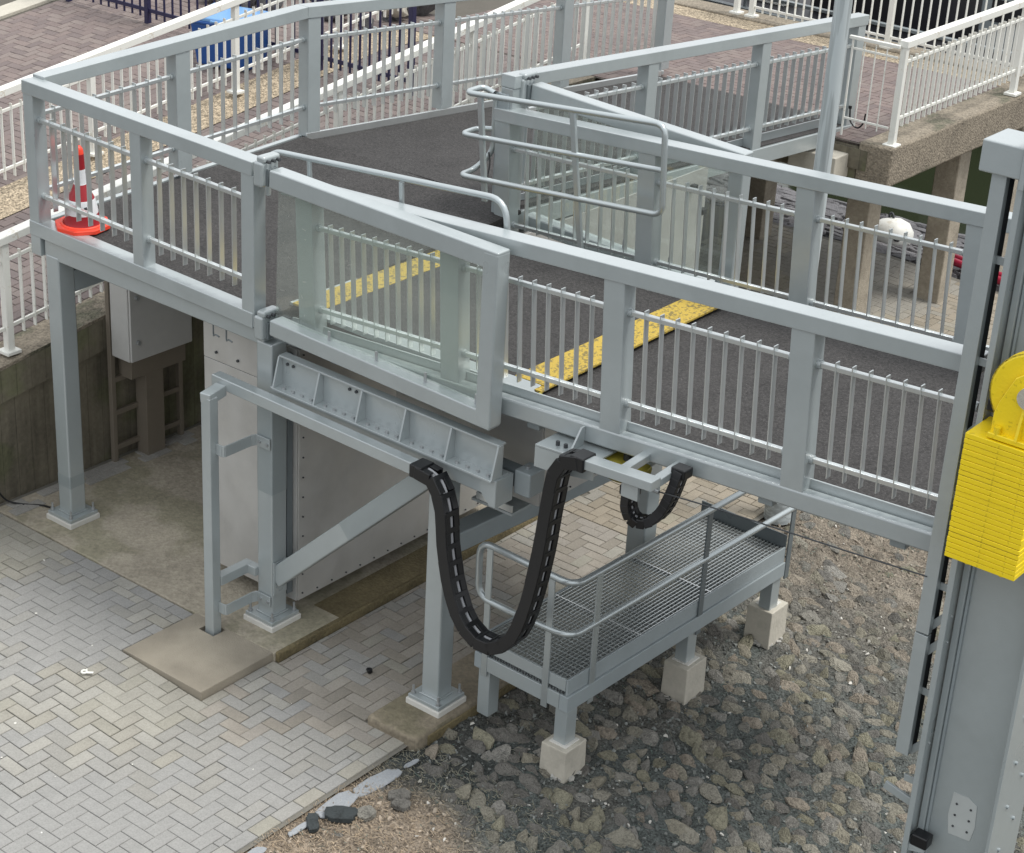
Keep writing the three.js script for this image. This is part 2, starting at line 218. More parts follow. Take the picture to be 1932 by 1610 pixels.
// ---------------------------------------------------------------- quay paving
const payY = (x, z) => -0.004 - 0.06 * sstep(-0.7, 0.6, x) - 0.004 * Math.max(0, z);
const inPlate = (x, z) => x > -0.49 && x < 0.33 && z < 1.0;
{
  const quay = struct('quay_paving');
  part(quay, 'joint_sand', sheet(-6, 1.70, -10.6, 6, 30, 40, (x, z) => payY(x, z) - 0.012), std('paving_joint', { color: col(0.19, 0.18, 0.155), map: tPaver, roughness: 1 }));
  const tones = [[0.352, 0.354, 0.354], [0.372, 0.374, 0.372], [0.388, 0.386, 0.376], [0.366, 0.362, 0.346], [0.402, 0.396, 0.372], [0.392, 0.380, 0.342], [0.376, 0.366, 0.324], [0.412, 0.402, 0.366]];
  const pick = (x, z, r) => { const n = vnoise(x * 1.3 + 9, z * 1.3, 0, 77), k = (fbm(x * 0.9 + 3, z * 0.9, 3, 0, 77) - 0.5) * 2.1 + 0.5 + (n - 0.5) * 0.3 + (r() - 0.5) * 0.5; const brown = 1.1 * sstep(0.9, 0.2, z) * sstep(0.2, 0.5, x) + 0.75 * sstep(0.55, 0.1, Math.hypot((x - 0.85) / 1.0, (z - 1.05) / 0.7)); if (r() < brown * (0.45 + 0.6 * n)) return 8 + Math.floor(r() * 4); return Math.floor(clamp(k, 0, 0.999) * 8); };
  for (const t of tones) { t[0] *= 0.885; t[1] *= 0.87; t[2] *= 0.835; }
  tones.push([0.335, 0.305, 0.262], [0.305, 0.278, 0.236], [0.35, 0.322, 0.28], [0.32, 0.295, 0.26]);
  const tones2 = tones.map((c) => [c[0] * 0.98, c[1] * 0.94, c[2] * 0.86]);
  pave(quay, { x0: -3.6, x1: 1.562, z0: -3.0, z1: 3.9, y: payY, holes: [[-9, -0.484, -9, 0.418], [-9, 0.366, -9, 0.305], [-0.486, 0.322, 0, 0.998], [1.325, 1.765, -9, 0.41]], tones, pick, keepN: 260 });
  pave(quay, { x0: -2.9, x1: 1.66, z0: -10.5, z1: -3.005, y: payY, inside: (x, z) => x > -2.4 && (x > 0.35 || z < -4.5), tones: tones2, pick, keepN: 0 });
  // straight courses along the slab, the cover plate and the quay edge
  const rg = rng(5), course = [];
  for (let z = 0.47; z < 4; z += 0.2) course.push({ cx: 1.615, cz: z, g: brickG(0.1, 0.195, 0.03, 0.0035, tones[Math.floor(rg() * 8)], rg() * 5, rg() * 5) });
  for (let x = -3.59; x < -0.5; x += 0.2) course.push({ cx: x, cz: 0.365, g: brickG(0.195, 0.1, 0.03, 0.0035, tones[Math.floor(rg() * 6)], rg() * 5, rg() * 5) });
  layBricks(quay, course, { y: payY, keepN: 40, name: 'edge_brick', rg });
  // bird droppings and a little litter
  const bits = [];
  for (let i = 0; i < 24; i++) { const x = rr(-2.6, 1.5), z = rr(0.5, 3.0), s = R() < 0.12 ? rr(0.009, 0.016) : rr(0.004, 0.009); bits.push(placed(new THREE.CylinderGeometry(s, s * 1.1, 0.002, 7), x, payY(x, z) + 0.002, z, 0, R() * 6, 0, V(1, 1, rr(0.4, 1.2)))); }
  tag(part(quay, 'bird_droppings', merge(bits), std('dropping_white', { color: col(0.66, 0.65, 0.60), roughness: 0.9 })), null, null, null, 'stuff');
}
// ---------------------------------------------------------------- concrete slab under the landing
{
  const slab = struct('concrete_slab');
  part(slab, 'slab_body', uvBox(new RoundedBoxGeometry(3.15, 0.3, 4.9, 1, 0.012)), M.slab, -1.245, -0.146, -2.145);
  part(slab, 'slab_rim', uvBox(new RoundedBoxGeometry(0.05, 0.16, 4.7, 1, 0.012)), M.mossy, 0.336, -0.078, -2.06);
  part(slab, 'mossy_strip', uvBox(new THREE.BoxGeometry(0.27, 0.004, 4.1)), M.mossy, 0.205, 0.0055, -2.42);
  const rg = rng(15), lst = []; for (let i = 0; i < 16; i++) { const z = 0.14 - i * 0.15; for (const k of [0, 1]) if (rg() < (k ? 0.5 : 0.85)) lst.push({ cx: -2.745 + k * 0.105, cz: z + k * 0.06, g: brickG(0.1, 0.145, 0.03, 0.004, [0.36, 0.35, 0.325].map((c) => c * (0.9 + 0.25 * (i % 5) / 5)), rg() * 5, rg() * 5) }); }
  layBricks(slab, lst, { y: (x, z) => 0.016, keepN: 40, name: 'edging_brick', rg });
}
{
  const cover = thing('cover_plate', 'concrete cover slab with a square post hole beside the herringbone paving', 'cover slab', [0, 0, 0]);
  const s = new THREE.Shape([[-0.478, 0.303], [0.313, 0.303], [0.313, 0.99], [-0.478, 0.99]].map((p) => new THREE.Vector2(p[0], -p[1])));
  s.holes.push(new THREE.Path([[-0.30, 0.32], [-0.15, 0.32], [-0.15, 0.44], [-0.30, 0.44]].map((p) => new THREE.Vector2(p[0], -p[1]))));
  const g = uvBox(new THREE.ExtrudeGeometry(s, { depth: 0.085, bevelEnabled: true, bevelThickness: 0.004, bevelSize: 0.004, bevelSegments: 1 })); g.rotateX(-Math.PI / 2);
  part(cover, 'plate', uvBox(g), std('worn_cover', { color: col(1, 1, 1), map: tex(512, (u, v) => { const a = N(u, v, 4, 5, 201), d = (Math.sin((u + v) * 377) * Math.sin((u - v) * 377)), k = 0.28 + 0.17 * (a - 0.5) + 0.03 * d; return [k * 1.08, k * 0.96, k * 0.76]; }, { size: 0.9 }), roughness: 0.8, bumpMap: tOrange, bumpScale: 0.003 }), 0, -0.087, 0);
  part(cover, 'hole_lining', boxG(0.16, 0.01, 0.13, 0), M.gap, -0.225, -0.073, 0.38);
}
{
  const p = thing('column_plinth', 'mossy concrete plinth kerb carrying the front column beside the rubble', 'plinth', [0, 0, 0]);
  const g = new RoundedBoxGeometry(0.44, 0.45, 3.5, 5, 0.035), q = g.attributes.position; for (let i = 0; i < q.count; i++) { const x = q.getX(i), y = q.getY(i), z = q.getZ(i); q.setXYZ(i, x + 0.02 * (fbm(z * 5 + 9, y * 5 + 9, 2, 0, 501) - 0.5), y, z + 0.05 * (fbm(x * 7 + 9, y * 7 + 9, 2, 0, 502) - 0.5)); } g.computeVertexNormals();
  part(p, 'plinth_body', uvBox(g), std('plinth_concrete', { color: col(0.66, 0.63, 0.58), map: M.slab.map, bumpMap: M.slab.bumpMap, bumpScale: 0.01, roughness: 0.95 }), 1.545, -0.222, -1.335);
  part(p, 'mossy_edge', uvBox(new RoundedBoxGeometry(0.03, 0.36, 3.3, 1, 0.012)), M.mossy, 1.757, -0.21, -1.36);
}
// ---------------------------------------------------------------- rubble slope
const sandW = (x, z) => sstep(0.55, 1.15, z + 0.5 * (vnoise(x * 2.2, z * 2.2, 0, 301) - 0.5) - 0.12 * Math.max(0, x - 2.7)) * sstep(4.6, 2.6, x);
const slopeY = (x, z) => -0.10 - 0.02 * Math.max(0, x - 1.75) - 0.085 * Math.max(0, x - 2.7) - 0.035 * Math.max(0, -z) * sstep(1.8, 2.6, x) * (z > -6 ? 1 : 6 / -z);
const bedY = (x, z) => slopeY(x, z) + (0.05 * (fbm(x * 5, z * 5, 3, 0, 303) - 0.5) + 0.03 * (fbm(x * 22, z * 22, 2, 0, 305) - 0.5));
const rubble = struct('rubble_slope');
{
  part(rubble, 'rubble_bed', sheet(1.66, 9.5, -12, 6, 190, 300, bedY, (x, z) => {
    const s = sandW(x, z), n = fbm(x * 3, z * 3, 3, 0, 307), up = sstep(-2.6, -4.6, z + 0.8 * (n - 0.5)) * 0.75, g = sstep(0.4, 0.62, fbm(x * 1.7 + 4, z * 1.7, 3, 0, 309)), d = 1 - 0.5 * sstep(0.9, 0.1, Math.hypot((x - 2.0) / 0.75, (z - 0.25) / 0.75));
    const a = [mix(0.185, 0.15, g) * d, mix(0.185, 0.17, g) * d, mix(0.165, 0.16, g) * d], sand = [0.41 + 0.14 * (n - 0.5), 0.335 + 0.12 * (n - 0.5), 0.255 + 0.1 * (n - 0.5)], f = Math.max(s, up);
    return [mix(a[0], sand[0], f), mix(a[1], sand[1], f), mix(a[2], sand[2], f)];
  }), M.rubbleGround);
  // stones: irregular hulls laid in a jittered, leaning pattern
  const rg = rng(42), hulls = [];
  for (let v = 0; v < 16; v++) {
    const g = new THREE.IcosahedronGeometry(1, 3), p = g.attributes.position, cuts = [], q = V(); for (let c = 0; c < 12; c++) cuts.push([c < 2 ? V((rg() - 0.5) * 0.5, 1, (rg() - 0.5) * 0.5 + 0.2).normalize() : V(rg() - 0.5, (rg() - 0.4) * 0.6, rg() - 0.5).normalize(), c < 2 ? 0.5 + 0.15 * rg() : 0.52 + 0.34 * rg()]);
    for (let i = 0; i < p.count; i++) { q.fromBufferAttribute(p, i); let m = 1.08 + 0.16 * (fbm(q.x * 2.2 + v * 7 + 50, q.y * 2.2 + q.z * 2.2 + 50, 2, 0, 320) - 0.5); for (const [n, d] of cuts) { const k = q.dot(n); if (k > 0.02) m = Math.min(m, d / k); } m += 0.13 * (fbm(q.x * 6 + 40 + v, q.z * 6 + q.y * 4 + 40, 2, 0, 322) - 0.5); p.setXYZ(i, q.x * m * 1.1, q.y * m * 0.72, q.z * m * 0.86); }
    g.computeVertexNormals(); hulls.push(g);
  }
  const hullM = hulls.map((h) => { const g = h.clone(); g.scale(0.1, 0.1, 0.1); return uvBox(g, rg() * 3, rg() * 3); });
  const near = [], far = [], cam = camera.position;
  const step = 0.137;
  for (let i = 0; i < 54; i++) for (let j = 0; j < 84; j++) {
    const x = 1.84 + i * step + (rg() - 0.5) * 0.09 + (j % 2) * step / 2, z = 3.6 - j * step * 0.9 + (rg() - 0.5) * 0.09, s = sandW(x, z), big = rg();
    if (rg() < s * 0.90 || rg() < 0.07) continue;
    if (x < 2.0 && z > -0.2 && rg() < 0.4) continue;
    if (x > 9 || z < -6.3) continue;
    const up = sstep(-2.6, -4.6, z); if (rg() < up * 0.25) continue;
    let k = 0.56 + 0.30 * big * big + (rg() < 0.06 ? 0.32 : 0) - 0.2 * s; k *= 1 - 0.12 * up;
    const o = { v: Math.floor(rg() * 16), x, y: bedY(x, z) - 0.006 * k - 0.02 * s, z, s: V(k * (0.95 + 0.45 * rg()), k * (0.50 + 0.30 * rg()), k * (0.95 + 0.35 * rg())), e: [(rg() - 0.5) * 0.5 + 0.3, -0.6 + (rg() - 0.5) * 2.4, (rg() - 0.5) * 0.5 - 0.2], m: Math.floor(rg() * 8) };
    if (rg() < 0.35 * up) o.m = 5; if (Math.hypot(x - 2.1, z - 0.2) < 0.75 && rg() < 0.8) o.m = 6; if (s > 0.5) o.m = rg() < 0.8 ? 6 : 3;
    const f = Math.max(0, z * 0.0); o.d = V(x, o.y, z).distanceTo(cam) - 0.5 * k + (x > 5.4 ? 20 : 0) + (z > 2.6 ? 8 : 0) + f; near.push(o);
  }
  near.sort((a, b) => a.d - b.d);
  const big = near.splice(0, 290); far.push(...near);
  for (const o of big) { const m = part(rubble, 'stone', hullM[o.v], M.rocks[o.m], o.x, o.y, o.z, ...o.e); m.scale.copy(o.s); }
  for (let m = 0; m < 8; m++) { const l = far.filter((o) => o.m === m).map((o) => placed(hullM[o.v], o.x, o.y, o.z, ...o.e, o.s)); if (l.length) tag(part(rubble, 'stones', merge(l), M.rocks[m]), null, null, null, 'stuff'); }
  // three thin patches of spilled mortar along the quay edge, dark flat stones in the sand
  const patch = (x, z, l, w, a, mat, h, name, seed) => { const q = rng(seed), pts = []; for (let i = 0; i < 16; i++) { const t = i / 16 * 6.283, k = 0.88 + 0.24 * q(), c = Math.cos(t), s = Math.sin(t); pts.push([Math.sign(c) * Math.pow(Math.abs(c), 0.62) * l * k, Math.sign(s) * Math.pow(Math.abs(s), 0.62) * w * k]); } const g = shapeG(pts, h, 0.004); g.rotateX(-Math.PI / 2); part(rubble, name, uvBox(g), mat, x, bedY(x, z) + 0.012, z, 0, a, 0.02); };
  const mort = std('pale_mortar', { color: col(0.345, 0.365, 0.385), roughness: 0.9, map: tPaver });
  patch(1.80, 0.84, 0.19, 0.06, 1.5, mort, 0.006, 'mortar_patch', 3); patch(1.785, 1.19, 0.16, 0.07, 1.62, mort, 0.006, 'mortar_patch', 8); patch(1.775, 1.50, 0.12, 0.02, 1.55, mort, 0.005, 'mortar_patch', 18); patch(1.77, 1.98, 0.16, 0.035, 1.6, mort, 0.005, 'mortar_patch', 12); patch(1.835, 0.53, 0.06, 0.016, 1.5, mort, 0.005, 'mortar_patch', 22);
  const slate = std('dark_slate', { color: col(0.035, 0.043, 0.045), roughness: 0.8, map: tRock });
  patch(1.885, 1.26, 0.095, 0.065, 0.6, slate, 0.03, 'dark_stone', 31); patch(1.80, 1.43, 0.075, 0.035, 2.4, slate, 0.025, 'dark_stone', 37); patch(2.02, 0.86, 0.07, 0.045, 0.9, M.rocks[6], 0.03, 'dark_stone', 44); patch(2.09, 0.92, 0.06, 0.045, 0.2, M.rocks[6], 0.03, 'dark_stone', 47); patch(1.99, 1.14, 0.06, 0.055, 1.2, M.rocks[3], 0.03, 'dark_stone', 51);
  // grit, chippings and dry grass between the stones
  const pebG = uvBox(new ConvexGeometry(Array.from({ length: 12 }, () => V(rg() - 0.5, (rg() - 0.5) * 0.7, rg() - 0.5))));
  const grit = new THREE.InstancedMesh(pebG, std('grit', { color: col(1, 1, 1), roughness: 0.95 }), 15000), mt = new THREE.Matrix4(), qq = new THREE.Quaternion();
  for (let i = 0; i < 15000; i++) { const x = 1.78 + Math.pow(rg(), 1.2) * 4.6, z = 2.6 - rg() * 7.5, s = sandW(x, z), k = 0.008 + 0.026 * Math.pow(rg(), 2.2), c = rg(), up = sstep(-2.4, -4.4, z), w = rg() < 0.035; mt.compose(V(x, bedY(x, z) + k * 0.15, z), qq.setFromEuler(new THREE.Euler(rg() * 3, rg() * 6, rg() * 3)), V(k * 1.3, k, k)); grit.setMatrixAt(i, mt); const b = 0.5 + 0.9 * c, f = Math.max(s, up * 0.7); grit.setColorAt(i, w ? col(0.62, 0.6, 0.55) : col(mix(0.175, 0.36, f) * b, mix(0.185, 0.30, f) * b, mix(0.175, 0.235, f) * b)); }
  grit.name = 'grit'; shade(grit); tag(grit, null, null, null, 'stuff'); rubble.add(grit);
  const blade = new THREE.BoxGeometry(1, 0.05, 0.035), straw = new THREE.InstancedMesh(blade, std('dry_grass', { color: col(1, 1, 1), roughness: 0.95 }), 13000);
  for (let i = 0; i < 13000; i++) { const onSand = i < 7000, x = onSand ? 1.68 + Math.pow(rg(), 1.3) * 2.4 : 1.8 + rg() * 4.4, z = onSand ? 0.3 + rg() * 2.4 : 2 - rg() * 7, s = sandW(x, z), k = 0.02 + 0.045 * rg() * rg(), b = 0.55 + 0.7 * rg(), green = !onSand && rg() < 0.45; mt.compose(V(x, bedY(x, z) + 0.006 + 0.012 * rg(), z), qq.setFromEuler(new THREE.Euler(rg() * 6, rg() * 6, (rg() - 0.5) * 0.7)), V(k, 0.04 + 0.03 * rg(), 0.05)); straw.setMatrixAt(i, mt); straw.setColorAt(i, green ? col(0.13 * b, 0.185 * b, 0.16 * b) : col(mix(0.27, 0.46, s) * b, mix(0.26, 0.365, s) * b, mix(0.20, 0.26, s) * b)); }
  straw.name = 'dry_grass'; shade(straw); tag(straw, null, null, null, 'stuff'); rubble.add(straw);
}
// ---------------------------------------------------------------- ground behind, basalt bank, water
{
  const bankY = (x, z) => -0.07 - 0.20 * Math.max(0, -10.5 - z);
  const bank = struct('basalt_bank');
  part(bank, 'bank_bed', sheet(-14, 14, -17, -10.45, 60, 30, (x, z) => bankY(x, z) - 0.05 + 0.04 * fbm(x * 4, z * 4, 2, 0, 401)), M.basalt[0]);
  const rg = rng(88), proto = [0, 1, 2, 3, 4].map((v) => { const pts = []; for (let i = 0; i < 26; i++) { const sx = rg() < 0.5 ? -1 : 1, sz = rg() < 0.5 ? -1 : 1; pts.push(V(sx * (0.10 + 0.05 * rg()), (rg() - 0.5) * 0.16, sz * (0.07 + 0.045 * rg()))); } return uvBox(new ConvexGeometry(pts), v); });
  const l = [[], [], []]; let n = 0;
  for (let j = 0; j < 13; j++) for (let i = 0; i < 40; i++) { const x = -6 + i * 0.29 + (j % 2) * 0.14 + (rg() - 0.5) * 0.05, z = -10.75 - j * 0.235 + (rg() - 0.5) * 0.04, m = Math.floor(rg() * 3), v = Math.floor(rg() * 5), e = [-0.2 + (rg() - 0.5) * 0.25, (rg() - 0.5) * 0.3, (rg() - 0.5) * 0.2]; if (j < 4 && x > -3 && x < 2 && n < 60) { part(bank, 'basalt_block', proto[v], M.basalt[m], x, bankY(x, z), z, ...e); n++; } else l[m].push(placed(proto[v], x, bankY(x, z), z, ...e)); }
  l.forEach((q, m) => tag(part(bank, 'basalt_blocks', merge(q), M.basalt[m]), null, null, null, 'stuff'));
  const wg = new THREE.PlaneGeometry(160, 120); wg.rotateX(-Math.PI / 2); const w = struct('water', wg, M.water); w.position.set(0, -0.75, -73.2);
  const eg = new THREE.PlaneGeometry(60, 30); eg.rotateX(-Math.PI / 2); const e = struct('ground', uvBox(eg), M.rubbleGround.clone()); e.material.vertexColors = false; e.material.color.setRGB(0.15, 0.145, 0.13); e.position.set(0, -1.0, 2);
}
// ---------------------------------------------------------------- retaining wall, the ramp above it, the plaza behind
const rampY = (z) => Math.min(2.15, 1.20 - 0.142 * z);
{
  const wall = thing('retaining_wall', 'dark stained concrete retaining wall with a mossy coping below the ramp', 'wall', [0, 0, 0]);
  const side = (x, y0, t0, depth, mat, name, bulge) => { // a wall face following the slope of the ramp
    const zs = [3.6, -6.7, -7.6], pts = [[-3.6, y0(3.6)], [6.7, y0(-6.7)], [7.6, y0(-7.6)], [7.6, t0(-7.6)], [6.7, t0(-6.7)], [-3.6, t0(3.6)]]; const g = shapeG(pts, depth); g.rotateY(Math.PI / 2); g.translate(x, 0, 0); return part(wall, name, uvBox(g), mat); };
  side(-3.04, () => -0.4, (z) => rampY(z) - 0.30, 0.16, M.wall, 'wall_face');
  side(-3.18, (z) => rampY(z) - 0.302, (z) => rampY(z) - 0.03, 0.345, M.wall, 'coping_side');
  side(-3.18, (z) => rampY(z) - 0.028, (z) => rampY(z), 0.345, M.aggregate, 'coping_top');
}
const rampTones = [[0.180, 0.145, 0.138], [0.168, 0.138, 0.133], [0.192, 0.156, 0.146], [0.158, 0.13, 0.126], [0.20, 0.168, 0.157]];
const pickR = (x, z, r) => Math.floor(r() * 5);
{
  const ramp = struct('ramp_pavement');
  part(ramp, 'joint_sand', sheet(-5.3, -3.16, -7.6, 3.6, 2, 60, (x, z) => rampY(z) - 0.014), M.joint);
  part(ramp, 'gravel_strip', sheet(-5.62, -5.05, -7.6, 3.6, 2, 60, (x, z) => rampY(z) - 0.002), M.gravelStrip);
  pave(ramp, { x0: -5.05, x1: -3.19, z0: -7.6, z1: 1.4, y: (x, z) => rampY(z) - 0.006, tones: rampTones, pick: pickR, keepN: 250 });
}
{
  const plaza = struct('plaza_pavement');
  part(plaza, 'joint_sand', sheet(-16, -5.55, -18, 6, 4, 80, (x, z) => rampY(z) - 0.016), M.joint);
  pave(plaza, { x0: -9.4, x1: -5.62, z0: -8.4, z1: -0.6, y: (x, z) => rampY(z) - 0.006, tones: rampTones.map((c) => [c[0] * 1.18, c[1] * 1.16, c[2] * 1.14]), pick: pickR, keepN: 0 });
  bar(plaza, 'kerb', V(-9.62, rampY(-1) - 0.03, -1), V(-9.62, rampY(-6.6) - 0.03, -6.6), 0.3, 0.1, M.concrete);
  part(plaza, 'road', sheet(-16, -9.78, -18, 2, 2, 30, (x, z) => rampY(z) - 0.05), M.slab);
}
// ---------------------------------------------------------------- jetty on piles
{
  const jetty = thing('concrete_jetty', 'weathered concrete jetty deck on square piles behind the bridge', 'jetty', [0, 0, 0]);
  part(jetty, 'deck_slab', uvBox(new THREE.BoxGeometry(6.9, 0.2, 3.9)), M.wall, -3.02, 1.99, -9.55);
  part(jetty, 'edge_beam', uvBox(new RoundedBoxGeometry(0.36, 0.40, 3.95, 2, 0.03)), M.aggregate, 0.50, 1.97, -9.58);
  part(jetty, 'end_beam', uvBox(new RoundedBoxGeometry(2.95, 0.36, 0.34, 2, 0.02)), M.wall, -1.155, 1.93, -7.80);
  part(jetty, 'rear_beam', uvBox(new RoundedBoxGeometry(6.4, 0.40, 0.4, 2, 0.02)), M.aggregate, -2.9, 1.97, -11.36);
  part(jetty, 'bearing_block', uvBox(new RoundedBoxGeometry(0.52, 0.24, 0.3, 1, 0.01)), M.concrete, -0.03, 1.905, -7.50);
  for (const [x, z] of [[-2.08, -10.02], [0.02, -8.5], [0.32, -9.83], [0.34, -11.3], [-2.1, -8.4], [-4.2, -10.0]]) part(jetty, 'pile', uvBox(new RoundedBoxGeometry(0.27, 2.2, 0.27, 1, 0.015), x * 3, z), M.pile, x, 0.75, z);
  const surf = struct('jetty_paving');
  part(surf, 'joint_sand', sheet(-5.62, 0.33, -11.2, -7.62, 2, 2, () => 2.137), M.joint);
  part(surf, 'edge_gravel', sheet(-5.62, 0.33, -11.2, -10.75, 2, 2, () => 2.146), M.gravelStrip);
  pave(surf, { x0: -5.5, x1: 0.32, z0: -10.75, z1: -7.64, y: () => 2.146, tones: rampTones.map((c) => [c[0] * 1.12, c[1] * 1.08, c[2] * 1.06]), pick: pickR, keepN: 150 });
}
// ---------------------------------------------------------------- railings
// a railing in its own frame: x along it, y up from the top edge, slope s; the group may be turned and tilted by the caller
function railing(name, label, group, at, turn, o) {
  const t = thing(name, label, 'railing', at, group); t.rotation.y = turn;
  const m = o.mat || M.steel, segs = o.segs, bm = o.barMat || (m === M.steel ? M.bars : m);
  for (const [x0, x1, y0, y1] of segs) {               // straight runs of the top rail and the beam below it
    const b = (n, dy, w, h, mm, dz = 0, e0 = 0, e1 = 0) => bar(t, n, V(x0 - e0, y0 + dy, dz), V(x1 + e1, y1 + dy, dz), w, h, mm, Math.min(0.007, Math.min(w, h) * 0.2));
    b('top_rail', -o.topH / 2, o.topW, o.topH, m);
    if (o.beam) b('bottom_beam', -(o.beam[0] + o.beam[1]) / 2, o.beamW, o.beam[1] - o.beam[0], m, o.beamZ || 0);
    if (o.lip) b('kick_strip', -(o.lip[0] + o.lip[1]) / 2, 0.012, o.lip[1] - o.lip[0], m, o.lipZ);
  }
  const yAt = (x) => { const q = segs.find((k) => x <= k[1] + 1e-6) || segs[segs.length - 1]; return q[2] + (q[3] - q[2]) * (x - q[0]) / (q[1] - q[0]); };
  for (const p of o.posts) {
    const w = p.w || o.postW, len = p.len || o.postLen, y = yAt(p.x), top = p.top ?? o.topH - 0.002;
    blk(t, 'post', p.x - w / 2, p.x + w / 2, y - len, y - top, (p.dz || 0) - o.postD / 2, (p.dz || 0) + o.postD / 2, m, 0.006);
    if (o.foot) part(t, 'foot_plate', boxG(w * 2.1, 0.03, o.postD * 2.1, 0.006), m, p.x, y - len + 0.01, p.dz || 0);
  }
  for (const [x0, x1, n, lead] of o.bays) {
    for (const by of o.bars) { const a = yAt(x0) - by, c = yAt(x1) - by; bar(t, 'rail_bar', V(x0, a, o.barZ || 0), V(x1, c, o.barZ || 0), o.barW, o.barH, bm, 0.004); }
    if (o.lugs) for (const by of o.bars) for (const x of [x0 + 0.012, x1 - 0.012]) part(t, 'bar_socket', cylG(0.027, 0.024, 10), m, x, yAt(x) - by, o.barZ || 0, 0, 0, Math.PI / 2);
    for (let i = 0; i < n; i++) { const x = lead !== undefined ? x0 + lead + (x1 - x0 - 2 * lead) * i / (n - 1) : x0 + (x1 - x0) * (i + 1) / (n + 1), y = yAt(x); blk(t, 'spindle', x - o.spW / 2, x + o.spW / 2, y - o.spind[1], y - o.spind[0], (o.barZ || 0) - o.spD / 2, (o.barZ || 0) + o.spD / 2, bm, 0.0015); }
  }
  return t;
}
const grey = { topW: 0.13, topH: 0.10, beam: [1.067, 1.18], beamW: 0.13, postW: 0.11, postD: 0.115, postLen: 1.075, bars: [0.29, 0.868], barW: 0.034, barH: 0.03, spind: [0.252, 0.952], spW: 0.008, spD: 0.042, lugs: true };
// the landing and ramp railings
railing('landing_railing', 'grey steel landing railing facing the camera, traffic cone behind its first bay', 'grey railings of the footbridge', [-2.465, 3.546, 0.01], 0, {
  ...grey, segs: [[0, 2.36, 0, -0.063]], posts: [{ x: 0.055, len: 1.33 }, { x: 1.205 }, { x: 2.31, w: 0.12, len: 1.17 }], bays: [[0.11, 1.15, 7, 0.13], [1.26, 2.25, 7, 0.125]] });
railing('ramp_railing', 'long grey railing with a bent top rail on the landing’s far left side', 'grey railings of the footbridge', [-2.41, 3.562, 0.07], Math.PI / 2, {
  ...grey, segs: [[0.11, 2.83, 0.004, 0.118], [2.83, 8.35, 0.118, -0.268]], beam: [1.11, 1.22], beamW: 0.05, beamZ: -0.04, posts: [{ x: 1.455, w: 0.15 }, { x: 2.915, w: 0.15, len: 1.11 }, { x: 4.66, w: 0.16 }, { x: 6.47, w: 0.15 }, { x: 8.25, w: 0.15 }],
  bays: [[0.11, 1.38, 9, 0.12], [1.53, 2.84, 9, 0.13], [2.99, 4.58, 12, 0.12], [4.74, 6.395, 12, 0.12], [6.545, 8.175, 12, 0.12]], bars: [0.285, 0.865] });
railing('ramp_railing', 'grey railing ending at the jetty on the right side of the ramp', 'grey railings of the footbridge', [-0.085, 3.602, -2.58], Math.PI / 2, {
  ...grey, segs: [[0, 5.56, 0.006, -0.352]], beam: [1.09, 1.24], posts: [{ x: 0.06, w: 0.13 }, { x: 1.88, w: 0.15, len: 1.12 }, { x: 3.69, w: 0.15, len: 1.12 }, { x: 5.46, w: 0.15, len: 1.12 }],
  bays: [[0.125, 1.805, 12, 0.12], [1.955, 3.615, 12, 0.12], [3.765, 5.385, 11, 0.12]], bars: [0.30, 0.90], lip: [1.0, 1.09], lipZ: -0.06 });
